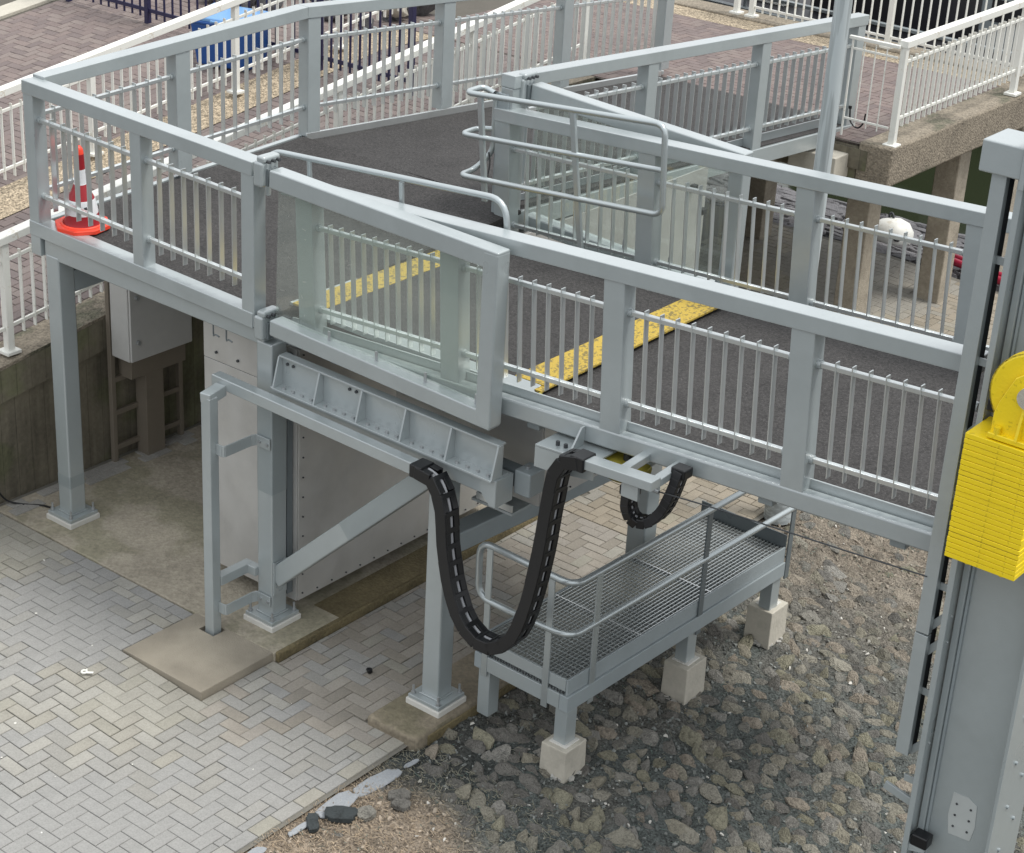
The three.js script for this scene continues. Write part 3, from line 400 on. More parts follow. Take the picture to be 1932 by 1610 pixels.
// ---------------------------------------------------------------- landing deck and ramp deck
{
  const L = thing('landing_deck', 'grey steel landing with a dark grit deck on square columns', 'landing', [0, 0, 0]);
  const dy = (x, z) => 3.543 - 0.026 * (x + 2.36) - 0.041 * (z - 0.08) - 1.085;
  part(L, 'deck_surface', (() => { const g = uvBox(new THREE.BoxGeometry(2.36, 0.09, 2.78)); return g; })(), M.deck, -1.20, dy(-1.19, -1.36) - 0.045, -1.36, 0.041, 0, -0.026);
  bar(L, 'edge_beam', V(-2.34, dy(-2.34, 0) - 0.172, -0.005), V(-0.03, dy(-0.03, 0) - 0.13, -0.005), 0.10, 0.16, M.steel, 0.012);
  bar(L, 'edge_beam', V(-2.39, dy(-2.4, 0) - 0.2, -0.06), V(-2.39, dy(-2.4, -2.7) - 0.2, -2.7), 0.1, 0.2, M.steelDull, 0.012);
  bar(L, 'edge_beam', V(-0.08, dy(-0.1, 0) - 0.2, -0.09), V(-0.08, dy(-0.1, -2.6) - 0.2, -2.6), 0.1, 0.24, M.steelDull, 0.012);
  for (const z of [-0.7, -1.4, -2.1]) bar(L, 'cross_beam', V(-2.33, dy(-2.3, z) - 0.19, z), V(-0.14, dy(-0.1, z) - 0.19, z), 0.08, 0.16, M.steelDull, 0.01);
  for (const x of [-0.55, -0.42]) part(L, 'cable_hook', bentTube([V(0, 0, 0), V(0, -0.10, 0), V(0.055, -0.06, 0.03), V(0.09, -0.07, 0.03)], 0.006, 0.02, 6), M.steelDark, x, 2.20, 0.02);
  const rd = thing('ramp_deck', 'dark grit walkway ramp running from the landing down to the jetty', 'ramp', [0, 0, 0]);
  const y0 = dy(-1.2, -2.75), y1 = 2.165;
  part(rd, 'deck_surface', uvBox(new THREE.BoxGeometry(2.30, 0.08, 5.40)), M.deck, -1.2, (y0 + y1) / 2 - 0.04, -5.43, -Math.atan2(y0 - y1, 5.36));
  bar(rd, 'edge_angle', V(-2.36, y0 + 0.03, -2.76), V(-2.36, y1 + 0.03, -8.12), 0.02, 0.06, M.pipeBright, 0.003);
  for (const z of [-4.4, -6.2, -7.9]) bar(rd, 'cross_beam', V(-2.36, mix(y0, y1, (-z - 2.75) / 5.36) - 0.15, z), V(-0.14, mix(y0, y1, (-z - 2.75) / 5.36) - 0.15, z), 0.1, 0.16, M.steelDull, 0.01);
  part(rd, 'bearing_gusset', shapeG([[-0.09, -0.02], [0.09, -0.02], [0.02, 0.20], [-0.02, 0.20]], 0.015), M.steel, 0.02, 2.045, -7.62, 0, Math.PI / 2, 0);
}
// ---------------------------------------------------------------- columns
function column(label, x, z, y1, w, { base = true, plinthY = 0, mat = M.steel, name = 'support_column', bolts = true, patches = [], group = 'square steel support columns' } = {}) {
  const c = thing(name, label, 'column', [x, plinthY, z], group);
  blk(c, 'shaft', -w / 2, w / 2, base ? 0.075 : 0, y1 - plinthY, -w / 2, w / 2, mat, 0.014);
  if (base) {
    blk(c, 'grout_pad', -0.15, 0.15, -0.02, 0.045, -0.15, 0.15, M.grout, 0.008);
    blk(c, 'base_plate', -0.138, 0.138, 0.046, 0.074, -0.138, 0.138, mat, 0.004);
    part(c, 'weld_seam', boxG(w + 0.02, 0.012, w + 0.02, 0.005), mat, 0, 0.08, 0);
    if (bolts) for (const [a, b] of [[-1, 1], [1, 1], [1, -1], [-1, -1]]) { const q = part(c, 'anchor_bolt', cylG(0.009, 0.07, 8), M.zinc, a * 0.112, 0.105, b * 0.112); part(q, 'nut', cylG(0.017, 0.018, 6), M.zinc, 0, -0.02, 0); }
  }
  for (const [a, b] of patches) blk(c, 'paint_patch', -w / 2 - 0.0008, w / 2 + 0.0008, a, b, -w / 2 - 0.0008, w / 2 + 0.0008, M.steelPatch, 0.012);
  return c;
}
column('grey square column at the slab’s outer corner, under the landing’s left end', -2.255, -0.025, 2.24, 0.15, { patches: [[0.30, 0.42]] });
const midCol = column('grey square column with bolts beside the stainless housing', -0.02, -0.025, 2.22, 0.15, { patches: [[1.06, 1.78]] });
column('grey square column on the mossy plinth, behind the hanging cable chain', 1.565, -0.025, 1.80, 0.15);
column('grey square column rising behind the grating walkway', 1.74, -2.16, 2.2, 0.165, { bolts: false });
{
  const b = thing('diagonal_brace', 'sloping grey box-section brace between the middle and front columns', 'brace', [0, 0, 0]);
  bar(b, 'brace_bar', V(0.045, 0.385, -0.02), V(1.53, 1.79, -0.02), 0.10, 0.145, M.steel, 0.012);
  bar(b, 'paint_patch', V(0.72, 1.023, -0.02), V(1.50, 1.763, -0.02), 0.1015, 0.1465, M.steelPatch, 0.012);
  part(b, 'end_plate', boxG(0.012, 0.27, 0.13, 0.003), M.steel, 0.064, 0.39, -0.02);
  const l = thing('cross_beam', 'dark grey beam running back under the bridge from the front column', 'beam', [0, 0, 0]);
  bar(l, 'beam_body', V(1.575, 1.245, -0.10), V(1.74, 1.27, -2.09), 0.15, 0.15, M.steelDull, 0.012);
  const pb = thing('portal_beam', 'grey beam under the landing’s left end, running back to the ramp wall', 'beam', [0, 0, 0]);
  bar(pb, 'beam_body', V(-2.255, 2.02, -0.10), V(-2.255, 2.10, -2.7), 0.13, 0.18, M.steelDull, 0.012);
}
// ---------------------------------------------------------------- bolted girder and the box beam under it
{
  const g = thing('bolted_girder', 'grey ribbed steel girder with bolted flange above the cable tray', 'girder', [0, 0, 0]);
  const y = (x) => -0.012 * x, x0 = 0.12, x1 = 2.05;
  bar(g, 'web', V(x0, 2.055 + y(x0), 0.012), V(x1, 2.055 + y(x1), 0.012), 0.016, 0.22, M.steel, 0.003);
  bar(g, 'top_flange', V(x0, 2.168 + y(x0), 0.012), V(x1 - 0.005, 2.168 + y(x1), 0.012), 0.075, 0.016, M.steel, 0.004);
  bar(g, 'bottom_flange', V(x0, 1.945 + y(x0), 0.03), V(x1, 1.945 + y(x1), 0.03), 0.18, 0.018, M.steel, 0.004);
  const rib = shapeG([[0, -0.108], [0.092, -0.108], [0.034, 0.106], [0, 0.106]], 0.013);
  for (const x of [0.12, 0.50, 0.885, 1.27, 1.655, 2.038]) part(g, 'rib', rib, M.steel, x + 0.013, 2.062 + y(x), 0.021, 0, -Math.PI / 2, 0);
  for (let b = 0; b < 5; b++) for (let i = 0; i < 4; i++) { const x = 0.20 + b * 0.385 + i * 0.085; part(g, 'bolt', cylG(0.013, 0.016, 6), M.zinc, x, 1.962 + y(x), 0.078); }
  for (const x of [0.18, 0.235, 0.755, 0.815]) part(g, 'bolt', cylG(0.012, 0.014, 6), M.dark, x, 2.115, 0.024, Math.PI / 2, 0, 0);
  const b = thing('box_beam', 'grey box beam with a flared end carrying the ribbed girder', 'beam', [0, 0, 0]);
  bar(b, 'beam_body', V(0.06, 1.875, 0.0), V(1.98, 1.85, 0.0), 0.16, 0.115, M.steel, 0.012);
  const f = shapeG([[-0.06, 0.062], [0.062, 0.062], [0.062, -0.12], [0.02, -0.12], [-0.06, -0.04]], 0.17, 0.004); part(b, 'end_block', f, M.steel, 2.0, 1.852, -0.09);
  part(b, 'end_box', boxG(0.13, 0.17, 0.16, 0.012), M.steelDull, 2.12, 1.85, -0.19); part(b, 'bolt', cylG(0.018, 0.02, 6), M.zinc, 2.11, 1.944, -0.18);
  bar(b, 'rear_rail', V(0.1, 1.86, -0.19), V(2.05, 1.85, -0.19), 0.1, 0.12, M.steelDark, 0.01);
}
// ---------------------------------------------------------------- cable tray and its stand
{
  const t = thing('cable_stand', 'grey square-tube stand and cable tray in front of the middle column', 'cable stand', [0, 0, 0]);
  bar(t, 'tray_tube', V(-0.34, 1.905, 0.20), V(1.53, 1.862, 0.20), 0.085, 0.085, M.steel, 0.008);
  blk(t, 'upright', -0.262, -0.172, -0.06, 1.86, 0.335, 0.417, M.steel, 0.008);
  bar(t, 'arm', V(-0.217, 1.85, 0.417), V(-0.24, 1.865, 0.24), 0.09, 0.082, M.steel, 0.008);
  bar(t, 'low_arm', V(-0.205, 0.405, 0.335), V(-0.205, 0.405, 0.03), 0.075, 0.075, M.steel, 0.006); bar(t, 'low_arm', V(-0.242, 0.405, 0.045), V(-0.09, 0.405, 0.045), 0.07, 0.07, M.steel, 0.006);
  for (const y of [1.47, 0.205]) {
    const strap = thing('column_strap', y > 1 ? 'upper bent strap clamping the cable stand to the middle column' : 'lower bent strap clamping the cable stand to the middle column', 'strap', [0, y, 0]);
    const p = [[-0.172, 0.355], [-0.05, 0.355], [-0.012, 0.335], [-0.085, 0.115], [-0.055, 0.066], [0.055, 0.066]];
    const q = [[-0.172, 0.36], [-0.115, 0.36], [-0.10, 0.35], [-0.10, 0.10], [-0.085, 0.062], [0.05, 0.062]];
    for (let i = 0; i < q.length - 1; i++) bar(strap, 'strap_leaf', V(q[i][0], 0, q[i][1]), V(q[i + 1][0], 0, q[i + 1][1]), 0.012, 0.085, M.steel, 0.003);
    for (const x of [-0.045, 0.03]) part(strap, 'bolt', cylG(0.011, 0.016, 6), M.zinc, x, 0, 0.075, Math.PI / 2, 0, 0);
  }
}
// ---------------------------------------------------------------- stainless housings
function housing(label, x0, x1, y0, y1, z0, z1, { seam, rivetX = true, rivetZ = 8 } = {}) {
  const h = thing('stainless_housing', label, 'housing', [0, 0, 0], null);
  blk(h, 'frame', x0 + 0.012, x1 - 0.012, y0 + 0.01, y1 - 0.01, z0 + 0.012, z1 - 0.012, M.steelDull, 0.004);
  const f = (n, a, b, c, d, e, g) => blk(h, n, a, b, c, d, e, g, M.stainless, 0.002);
  if (seam) { f('front_panel', x0 + 0.01, x1 - 0.008, y0, seam - 0.003, z1 - 0.012, z1); f('front_panel', x0 + 0.01, x1 - 0.008, seam + 0.003, y1, z1 - 0.012, z1 + 0.002); } else f('front_panel', x0, x1 - 0.008, y0, y1, z1 - 0.012, z1);
  f('side_panel', x1 - 0.012, x1, y0, y1, z0, z1 - 0.014); f('top_panel', x0, x1 - 0.014, y1 - 0.012, y1, z0, z1 - 0.014); f('rear_panel', x0, x0 + 0.012, y0, y1, z0, z1 - 0.014);
  const n = Math.floor((y1 - y0) / 0.155); for (let i = 0; i <= n; i++) part(h, 'rivet', cylG(0.0065, 0.010, 8), M.dark, x1 + 0.003, y0 + 0.05 + i * (y1 - y0 - 0.1) / n, z1 - 0.055, 0, 0, Math.PI / 2);
  for (let i = 1; i <= rivetZ; i++) part(h, 'rivet', cylG(0.0065, 0.010, 8), M.dark, x1 + 0.003, y0 + 0.03, z1 - 0.055 - i * (z1 - z0 - 0.1) / rivetZ, 0, 0, Math.PI / 2);
  return h;
}
{
  const h = housing('stainless sheet housing with a riveted edge behind the middle column', -0.865, 0.088, 0.13, 2.13, -2.45, -0.17, { seam: 1.80, rivetZ: 14 });
  for (const x of [-0.72, -0.50, -0.28]) part(h, 'rivet', cylG(0.011, 0.014, 8), M.dark, x, 1.87, -0.163, Math.PI / 2, 0, 0);
  blk(h, 'corner_angle', 0.0, 0.05, 0.2, 2.1, -0.165, -0.11, M.steelDark, 0.004);
  housing('stainless sheet housing hung under the bridge span beside the cable chain', 0.75, 2.02, 1.52, 2.17, -1.95, -0.45, { rivetZ: 5 });
  const f = housing('pale stainless housing under the ramp, seen through the bridge’s far railing', -0.9, -0.015, 0.35, 2.30, -5.45, -2.75, { rivetZ: 2 });
  for (const [y, z] of [[2.16, -5.2], [1.9, -5.38], [1.1, -5.40]]) part(f, 'door_clip', boxG(0.05, 0.06, 0.07, 0.01), M.black, 0.01, y, z);
  const u = thing('lifting_jack', 'bright lifting fitting with a hexagon nut under the box beam', 'fitting', [1.83, 1.62, -0.26]);
  part(u, 'nut', cylG(0.075, 0.1, 6), M.dark, 0, 0.03, 0, 0.2, 0.3, 0.9); part(u, 'foot_plate', boxG(0.34, 0.02, 0.2, 0.004), M.galv, 0.02, -0.05, 0); part(u, 'strap', boxG(0.3, 0.05, 0.015, 0.004), M.pipeBright, 0.05, 0, 0.11); part(u, 'pin', cylG(0.04, 0.05, 12), M.galv, -0.13, 0.05, 0.06, Math.PI / 2, 0, 0);
  const v = thing('guide_roller', 'yellow-brown cable roller behind the ribbed girder', 'roller', [1.28, 2.16, -0.55]); part(v, 'drum', cylG(0.06, 0.16, 16), M.yellowDull, 0, 0, 0, Math.PI / 2, 0.4, 0); part(v, 'hub', cylG(0.03, 0.18, 10), M.trunking, 0, 0, 0, Math.PI / 2, 0.4, 0);
}
// ---------------------------------------------------------------- cabinet by the wall
{
  const c = thing('control_cabinet', 'pale grey control cabinet with two locks mounted before the retaining wall', 'cabinet', [-2.62, 1.0, -1.22]);
  blk(c, 'cabinet_body', -0.12, 0.095, 0, 0.82, -0.335, 0.335, M.cabinet, 0.008); blk(c, 'door', 0.10, 0.122, 0.006, 0.814, -0.33, 0.33, M.cabinet, 0.006);
  for (const y of [0.17, 0.56]) { const l = part(c, 'lock', cylG(0.018, 0.03, 12), M.zinc, 0.135, y, 0.265, 0, 0, Math.PI / 2); part(l, 'key_wing', boxG(0.012, 0.02, 0.075, 0.003), M.zinc, -0.0, 0.022, 0, Math.PI / 2, 0, 0); }
  const f = thing('cabinet_rack', 'brown-grey ladder rack and cable trunking under the control cabinet', 'rack', [0, 0, 0]);
  for (const z of [-0.905, -1.645]) blk(f, 'upright', -2.80, -2.755, 0.0, 2.1, z - 0.022, z + 0.022, M.trunking, 0.004);
  for (const y of [0.14, 0.46, 0.76, 1.1]) bar(f, 'rung', V(-2.775, y, -0.925), V(-2.775, y, -1.625), 0.03, 0.045, M.trunking, 0.003);
  blk(f, 'trunking', -2.79, -2.655, 0.0, 0.78, -1.36, -1.165, M.trunking, 0.004); blk(f, 'trunking_cap', -2.80, -2.64, 0.775, 1.0, -1.60, -1.0, M.trunking, 0.005);
}
// ---------------------------------------------------------------- lifting span: everything in the span's own sloping frame
const TH = Math.atan(0.053), SY = 3.354;
const spanPt = (x, y, z) => V(x * Math.cos(TH) - y * Math.sin(TH), SY + x * Math.sin(TH) + y * Math.cos(TH), z);
{
  const sp = thing('bridge_span', 'hinged grey bridge span with a dark grit deck sloping up to the lifting tower', 'bridge', [0, SY, 0]); sp.rotation.z = TH;
  blk(sp, 'deck_surface', 0.02, 5.0, -1.12, -1.035, -2.50, -0.185, M.deck, 0.004);
  blk(sp, 'edge_beam', -0.02, 5.0, -1.166, -1.046, -0.165, -0.082, M.steel, 0.016);
  blk(sp, 'kick_strip', -0.02, 5.0, -1.16, -0.992, -0.183, -0.170, M.steel, 0.003);
  blk(sp, 'edge_beam', -0.1, 5.0, -1.166, -1.046, -2.62, -2.505, M.steel, 0.014);
  for (let i = 0; i < 6; i++) blk(sp, 'cross_beam', 0.3 + i * 0.85, 0.4 + i * 0.85, -1.26, -1.125, -2.48, -0.2, M.steelDull, 0.008);
  for (const z of [-0.9, -1.8]) blk(sp, 'stringer', 0.1, 4.9, -1.24, -1.13, z - 0.05, z + 0.05, M.steelDark, 0.006);
  const so = { ...grey, postW: 0.15, postD: 0.12, topW: 0.14, beam: null, postLen: 1.06 };
  const nr = railing('span_railing', 'grey bridge railing nearest the camera, ending at the lifting tower', 'grey railings of the bridge span', spanPt(0, 0, -0.148).toArray(), 0, {
    ...so, segs: [[0.0, 5.0, 0, 0]], posts: [{ x: 0.20 }, { x: 1.455 }, { x: 2.715 }, { x: 3.975 }], bays: [[0.275, 1.38, 10, 0.11], [1.53, 2.64, 9, 0.12], [2.79, 3.90, 9, 0.12], [4.05, 5.0, 8, 0.118]], bars: [0.29, 0.862], spind: [0.25, 0.94] }); nr.rotation.z = TH;
  const fr = railing('span_railing', 'far grey bridge railing with an end post beside the tubular guard', 'grey railings of the bridge span', spanPt(-0.17, 0, -2.60).toArray(), -0.02, {
    ...so, segs: [[0.0, 5.2, 0, 0]], posts: [{ x: 0.075 }, { x: 1.43 }, { x: 2.755 }, { x: 4.02 }], bays: [[0.15, 1.355, 9, 0.13], [1.505, 2.68, 9, 0.135], [2.83, 3.945, 9, 0.115], [4.095, 5.1, 8, 0.12]], bars: [0.31, 0.91], spind: [0.262, 0.94] }); fr.rotation.order = 'YZX'; fr.rotation.z = TH;
}
{ // flap over the hinge with yellow grit edges
  const f = thing('hinge_flap', 'dark grit flap plate over the bridge hinge with a yellow edge strip at each end', 'flap plate', [0, 2.425, 0]); f.rotation.z = 0.0165;
  blk(f, 'plate', 0.222, 1.872, -0.01, 0.012, -2.40, -0.30, M.deck, 0.003);
  blk(f, 'yellow_strip', -0.02, 0.22, -0.003, 0.014, -2.40, -0.225, M.yellowGrit, 0.003); blk(f, 'yellow_strip', 1.874, 2.145, -0.003, 0.014, -2.40, -0.30, M.yellowGrit, 0.003);
  blk(f, 'front_nosing', -0.045, -0.022, -0.01, 0.012, -2.40, -0.225, M.galv, 0.002);
  part(f, 'side_plate', shapeG([[0.2, -0.012], [2.13, -0.012], [2.11, -0.06], [2.05, -0.095], [1.6, -0.085], [0.2, -0.03]], 0.012), M.steel, 0, 0, -0.224);
  bar(f, 'rolled_edge', V(0.22, -0.012, -0.262), V(2.085, -0.012, -0.262), 0.085, 0.012, M.steel, 0.003).rotateX(0.42);
  bar(f, 'yellow_tip', V(2.087, 0.0, -0.262), V(2.145, 0.0, -0.262), 0.075, 0.013, M.yellowGrit, 0.003);
  part(f, 'edge_bead', boxG(0.02, 0.02, 0.02, 0.004), M.yellowDull, 2.14, -0.01, -0.22);
}
// ---------------------------------------------------------------- glazed side frames at the hinge
function glazedFrame(label, x0, x1, ya, yb, z, back) { // ya / yb: [top, bottom] at the two ends
  const g = thing('glazed_side_frame', label, 'glazed frame', [0, 0, z]);
  const w = 0.12;
  bar(g, 'top_rail', V(x0, ya[0] - 0.0625, 0), V(x1, yb[0] - 0.0625, 0), w, 0.125, M.steel, 0.012);
  bar(g, 'bottom_rail', V(x0, ya[1] + 0.06, 0), V(x1, yb[1] + 0.06, 0), w, 0.115, M.steel, 0.012);
  blk(g, 'end_post', x1 - 0.118, x1 + 0.003, yb[1] + 0.012, yb[0] - 0.012, -w / 2 - 0.002, w / 2 + 0.002, M.steel, 0.014);
  const pane = new THREE.BoxGeometry(x1 - x0 - 0.13, 0.93, 0.006); part(g, 'pane', uvBox(pane), M.glass, (x0 + x1 - 0.13) / 2, (ya[0] + yb[0] + ya[1] + yb[1]) / 4, back ? -0.01 : -0.02, 0, 0, -0.027);
  for (let i = 0; i < 4; i++) { const x = mix(x0 + 0.5, x1 - 0.16, i / 3), y = mix(ya[1], yb[1], (x - x0) / (x1 - x0)) + 0.15; part(g, 'pane_clip', boxG(0.022, 0.07, 0.008, 0.003), M.zinc, x, y, 0.0); }
  // scratches in the sheet: short bright grooves
  const rg = rng(back ? 611 : 612), sc = []; for (let i = 0; i < 15; i++) { const x = back ? mix(x0 + 0.75, x1 - 0.2, rg()) : x0 + 0.05 + 0.38 * rg() * rg() + (rg() < 0.25 ? 0.6 * rg() : 0), y = mix(ya[1] + 0.2, ya[0] - 0.2, back ? rg() * rg() : rg()); sc.push(placed(new THREE.BoxGeometry(0.012 + 0.07 * rg() * rg(), 0.0016, 0.0008), x, y, (back ? -0.01 : -0.02) + 0.0045, 0, 0, (rg() - 0.5) * 2.6)); }
  tag(part(g, 'scratches', merge(sc), M.grout), null, null, null, 'stuff');
  return g;
}
function hingeClamp(label, x, y, z) {
  const c = thing('hinge_clamp', label, 'clamp', [x, y, z], null);
  part(c, 'bracket', boxG(0.085, 0.175, 0.165, 0.022), M.steel); part(c, 'top_lug', boxG(0.075, 0.05, 0.16, 0.02), M.steel, 0.012, 0.10, -0.01);
  for (const k of [-0.045, 0, 0.045]) part(c, 'bolt', cylG(0.012, 0.03, 6), M.dark, 0.06, 0.09, k - 0.01, 0, 0, Math.PI / 2);
  part(c, 'rubber_pad', boxG(0.022, 0.12, 0.09, 0.006), M.steelDark, 0.05, -0.02, -0.005); return c;
}
glazedFrame('grey side frame with a scratched clear sheet nearest the camera, over the hinge', 0.055, 1.98, [3.468, 2.30], [3.412, 2.232], 0.016, false);
glazedFrame('grey side frame with a clear sheet on the bridge’s far side, behind the guard rails', 0.02, 1.94, [3.535, 2.38], [3.43, 2.27], -2.79, true);
hingeClamp('upper bolted clamp holding the nearest glazed frame to the landing', -0.03, 3.42, 0.016);
hingeClamp('lower bolted clamp holding the nearest glazed frame to the landing', -0.035, 2.335, 0.016);
hingeClamp('bolted clamp on the far landing corner above the tubular guard', -0.04, 3.49, -2.74);
{
  const p = thing('corner_post', 'grey corner post at the far side of the bridge hinge', 'post', [-0.115, 2.2, -2.70]); blk(p, 'shaft', -0.07, 0.07, 0, 1.37, -0.075, 0.075, M.steel, 0.012); blk(p, 'cap', -0.072, 0.072, 1.36, 1.385, -0.077, 0.077, M.steel, 0.01);
  blk(p, 'stay', -0.06, 0.06, 0.18, 1.26, 0.09, 0.14, M.steelDull, 0.012);
}
// ---------------------------------------------------------------- round-tube guards on the span
{
  const g = thing('handrail_loop', 'low inverted U handrail tube above the near bridge rail', 'handrail', [0, SY, 0]); g.rotation.z = TH;
  part(g, 'tube', bentTube([V(-0.30, -0.2, -0.26), V(-0.28, 0.115, -0.26), V(1.765, 0.165, -0.26), V(1.79, -0.16, -0.26)], 0.021, 0.13, 10), M.pipe);
  for (const x of [0.10, 0.915]) rod(g, 'stanchion', V(x, -0.2, -0.26), V(x, 0.12, -0.26), 0.018, M.pipe);
  const f = thing('tubular_guard', 'three-rail tubular guard frame in front of the far bridge railing', 'guard rail', [0, 0, 0]);
  const z = -2.30, zb = -2.62, ends = [[-0.265, 3.485], [-0.29, 3.165], [-0.295, 2.835]], slope = 0.083;
  part(f, 'outer_tube', bentTube([V(-0.16, 3.46, zb + 0.1), V(-0.27, 3.49, zb + 0.1), V(-0.27, 3.485, z), V(1.535, 3.637, z), V(1.575, 2.985, z), V(-0.295, 2.835, z), V(-0.295, 2.835, zb + 0.14), V(-0.18, 2.99, zb + 0.06), V(-0.18, 3.46, zb + 0.06)], 0.0225, 0.085, 10), M.pipe);
  part(f, 'middle_tube', bentTube([V(-0.18, 3.17, zb + 0.06), V(-0.29, 3.165, zb + 0.12), V(-0.29, 3.16, z), V(1.555, 3.31, z)], 0.021, 0.07, 10), M.pipe);
  bar(f, 'stanchion', V(-0.12, 3.49, z - 0.0), V(-0.045, 2.68, z - 0.02), 0.03, 0.045, M.pipe, 0.005, V(1, 0, 0)); bar(f, 'stanchion', V(0.735, 3.56, z), V(0.89, 2.50, z - 0.01), 0.03, 0.045, M.pipe, 0.005, V(1, 0, 0));
  part(f, 'cable', bentTube([V(-0.19, 2.99, zb + 0.1), V(-0.13, 2.93, zb + 0.15), V(-0.10, 2.83, z - 0.1), V(-0.04, 2.83, z - 0.05)], 0.007, 0.05, 6), M.black);
}
// ---------------------------------------------------------------- brackets under the span and the cable chains
{
  const b = thing('cable_bracket', 'grey tube bracket on two arms below the near bridge beam', 'bracket', [0, 0, 0]);
  bar(b, 'main_tube', V(2.80, 2.365, 0.2), V(3.315, 2.392, 0.2), 0.10, 0.062, M.steel, 0.006);
  bar(b, 'arm', V(3.05, 2.37, 0.15), V(3.05, 2.40, -0.35), 0.06, 0.05, M.steel, 0.005); bar(b, 'arm', V(3.285, 2.385, 0.15), V(3.285, 2.415, -0.35), 0.06, 0.05, M.steel, 0.005);
  blk(b, 'drop_plate', 3.085, 3.205, 2.245, 2.35, 0.19, 0.215, M.steel, 0.004);
  const s = thing('shelf_bracket', 'grey shelf plate with a stiffener beneath the near bridge beam', 'bracket', [0, 0, 0]);
  bar(s, 'shelf_plate', V(2.36, 2.285, -0.02), V(2.80, 2.31, -0.02), 0.24, 0.014, M.steel, 0.003); part(s, 'apron_plate', shapeG([[0, 0], [0.44, 0.025], [0.44, -0.08], [0.12, -0.13], [0, -0.135]], 0.012), M.steel, 2.362, 2.277, 0.088);
  part(s, 'stiffener', shapeG([[0, 0], [0.13, 0], [0.03, 0.13], [0, 0.13]], 0.013), M.steel, 2.60, 2.30, -0.075, 0, -Math.PI / 2, 0);
  for (const x of [2.48, 2.54, 2.70]) part(s, 'bolt', cylG(0.013, 0.03, 6), M.dark, x, 2.312, 0.03);
  const y = thing('cable_sheave', 'dull yellow sheave lying under the near bridge beam', 'sheave', [2.86, 2.235, -0.17]);
  const sheave = new THREE.LatheGeometry([[0.02, -0.03], [0.15, -0.045], [0.155, -0.02], [0.125, 0], [0.155, 0.02], [0.15, 0.045], [0.02, 0.03]].map((p) => new THREE.Vector2(p[0], p[1])), 28); part(y, 'disc', sheave, M.yellowDull, 0, 0, 0, 0.1, 0, -0.1); part(y, 'axle', cylG(0.025, 0.14, 10), M.dark);
}
function energyChain(label, pts, n, w, h) {            // an energy chain: hinged black links round a bundle of grey cables
  const c = thing('cable_chain', label, 'cable chain', [0, 0, 0]);
  const curve = new THREE.CatmullRomCurve3(pts, false, 'centripetal'), L = curve.getLength() / n;
  const side = (z) => { const s = boxG(L * 1.12, h, 0.016, 0.006).clone(); s.translate(0, 0, z); return s; }, cross = (x, y) => { const q = boxG(L * 0.30, 0.012, w, 0.003).clone(); q.translate(x, y, 0); return q; };
  const flap = (z, y) => { const q = boxG(L * 1.02, 0.009, w * 0.36, 0.003).clone(); q.translate(0, y, z); return q; };
  const link = merge([side(-w / 2), side(w / 2), cross(-L * 0.4, h / 2 - 0.004), cross(-L * 0.4, -h / 2 + 0.004), flap(-w * 0.33, h / 2 - 0.006), flap(w * 0.33, h / 2 - 0.006), flap(-w * 0.33, -h / 2 + 0.006), flap(w * 0.33, -h / 2 + 0.006)]);
  for (let i = 0; i < n; i++) { const t = (i + 0.5) / n, p = curve.getPointAt(t), d = curve.getTangentAt(t), m = part(c, 'chain_link', link, M.black, p.x, p.y, p.z); const Z = V(0, 0, 1), Y = Z.clone().cross(d).normalize(); m.quaternion.setFromRotationMatrix(new THREE.Matrix4().makeBasis(d, Y, d.clone().cross(Y))); m.scale.set(1, 0.96 + 0.08 * R(), 1); }
  for (const [dz, r, mat, ky] of [[-0.008, 0.012, M.cable, 0.24], [0.014, 0.012, M.cable, 0.24], [-0.008, 0.012, M.cable, -0.24], [0.014, 0.012, M.cable, -0.24]].map((q) => [q[0], q[1] * h / 0.088, q[2], q[3]])) { const q = Array.from({ length: 44 }, (_, i) => { const t = i / 43, d = curve.getTangentAt(t), Y = V(0, 0, 1).cross(d).normalize(); return curve.getPointAt(t).addScaledVector(Y, ky * h).add(V(0, 0, dz * w / 0.1)); }); part(c, 'cable', new THREE.TubeGeometry(new THREE.CatmullRomCurve3(q, false, 'centripetal'), 90, r, 7), mat); }
  for (const [p, d] of [[pts[0], 1], [pts[pts.length - 1], -1]]) part(c, 'end_bracket', boxG(0.10, h * 1.05, w * 1.06, 0.008), M.black, p.x, p.y, p.z);
  return c;
}
energyChain('black cable chain hanging in a deep U between tray and bridge bracket', [V(1.55, 1.866, 0.2), V(1.68, 1.835, 0.2), V(1.765, 1.69, 0.205), V(1.81, 1.40, 0.21), V(1.885, 1.12, 0.215), V(1.99, 0.935, 0.22), V(2.115, 0.855, 0.22), V(2.245, 0.865, 0.22), V(2.385, 0.985, 0.22), V(2.48, 1.22, 0.22), V(2.555, 1.63, 0.21), V(2.60, 2.03, 0.205), V(2.632, 2.24, 0.2), V(2.70, 2.335, 0.2), V(2.79, 2.362, 0.2)], 27, 0.125, 0.088);
energyChain('short black cable chain looping below the bridge bracket', [V(3.11, 2.27, 0.15), V(3.105, 2.15, 0.14), V(3.14, 2.075, 0.12), V(3.215, 2.075, 0.09), V(3.285, 2.15, 0.06), V(3.33, 2.27, 0.04), V(3.355, 2.42, 0.0)], 15, 0.085, 0.06);
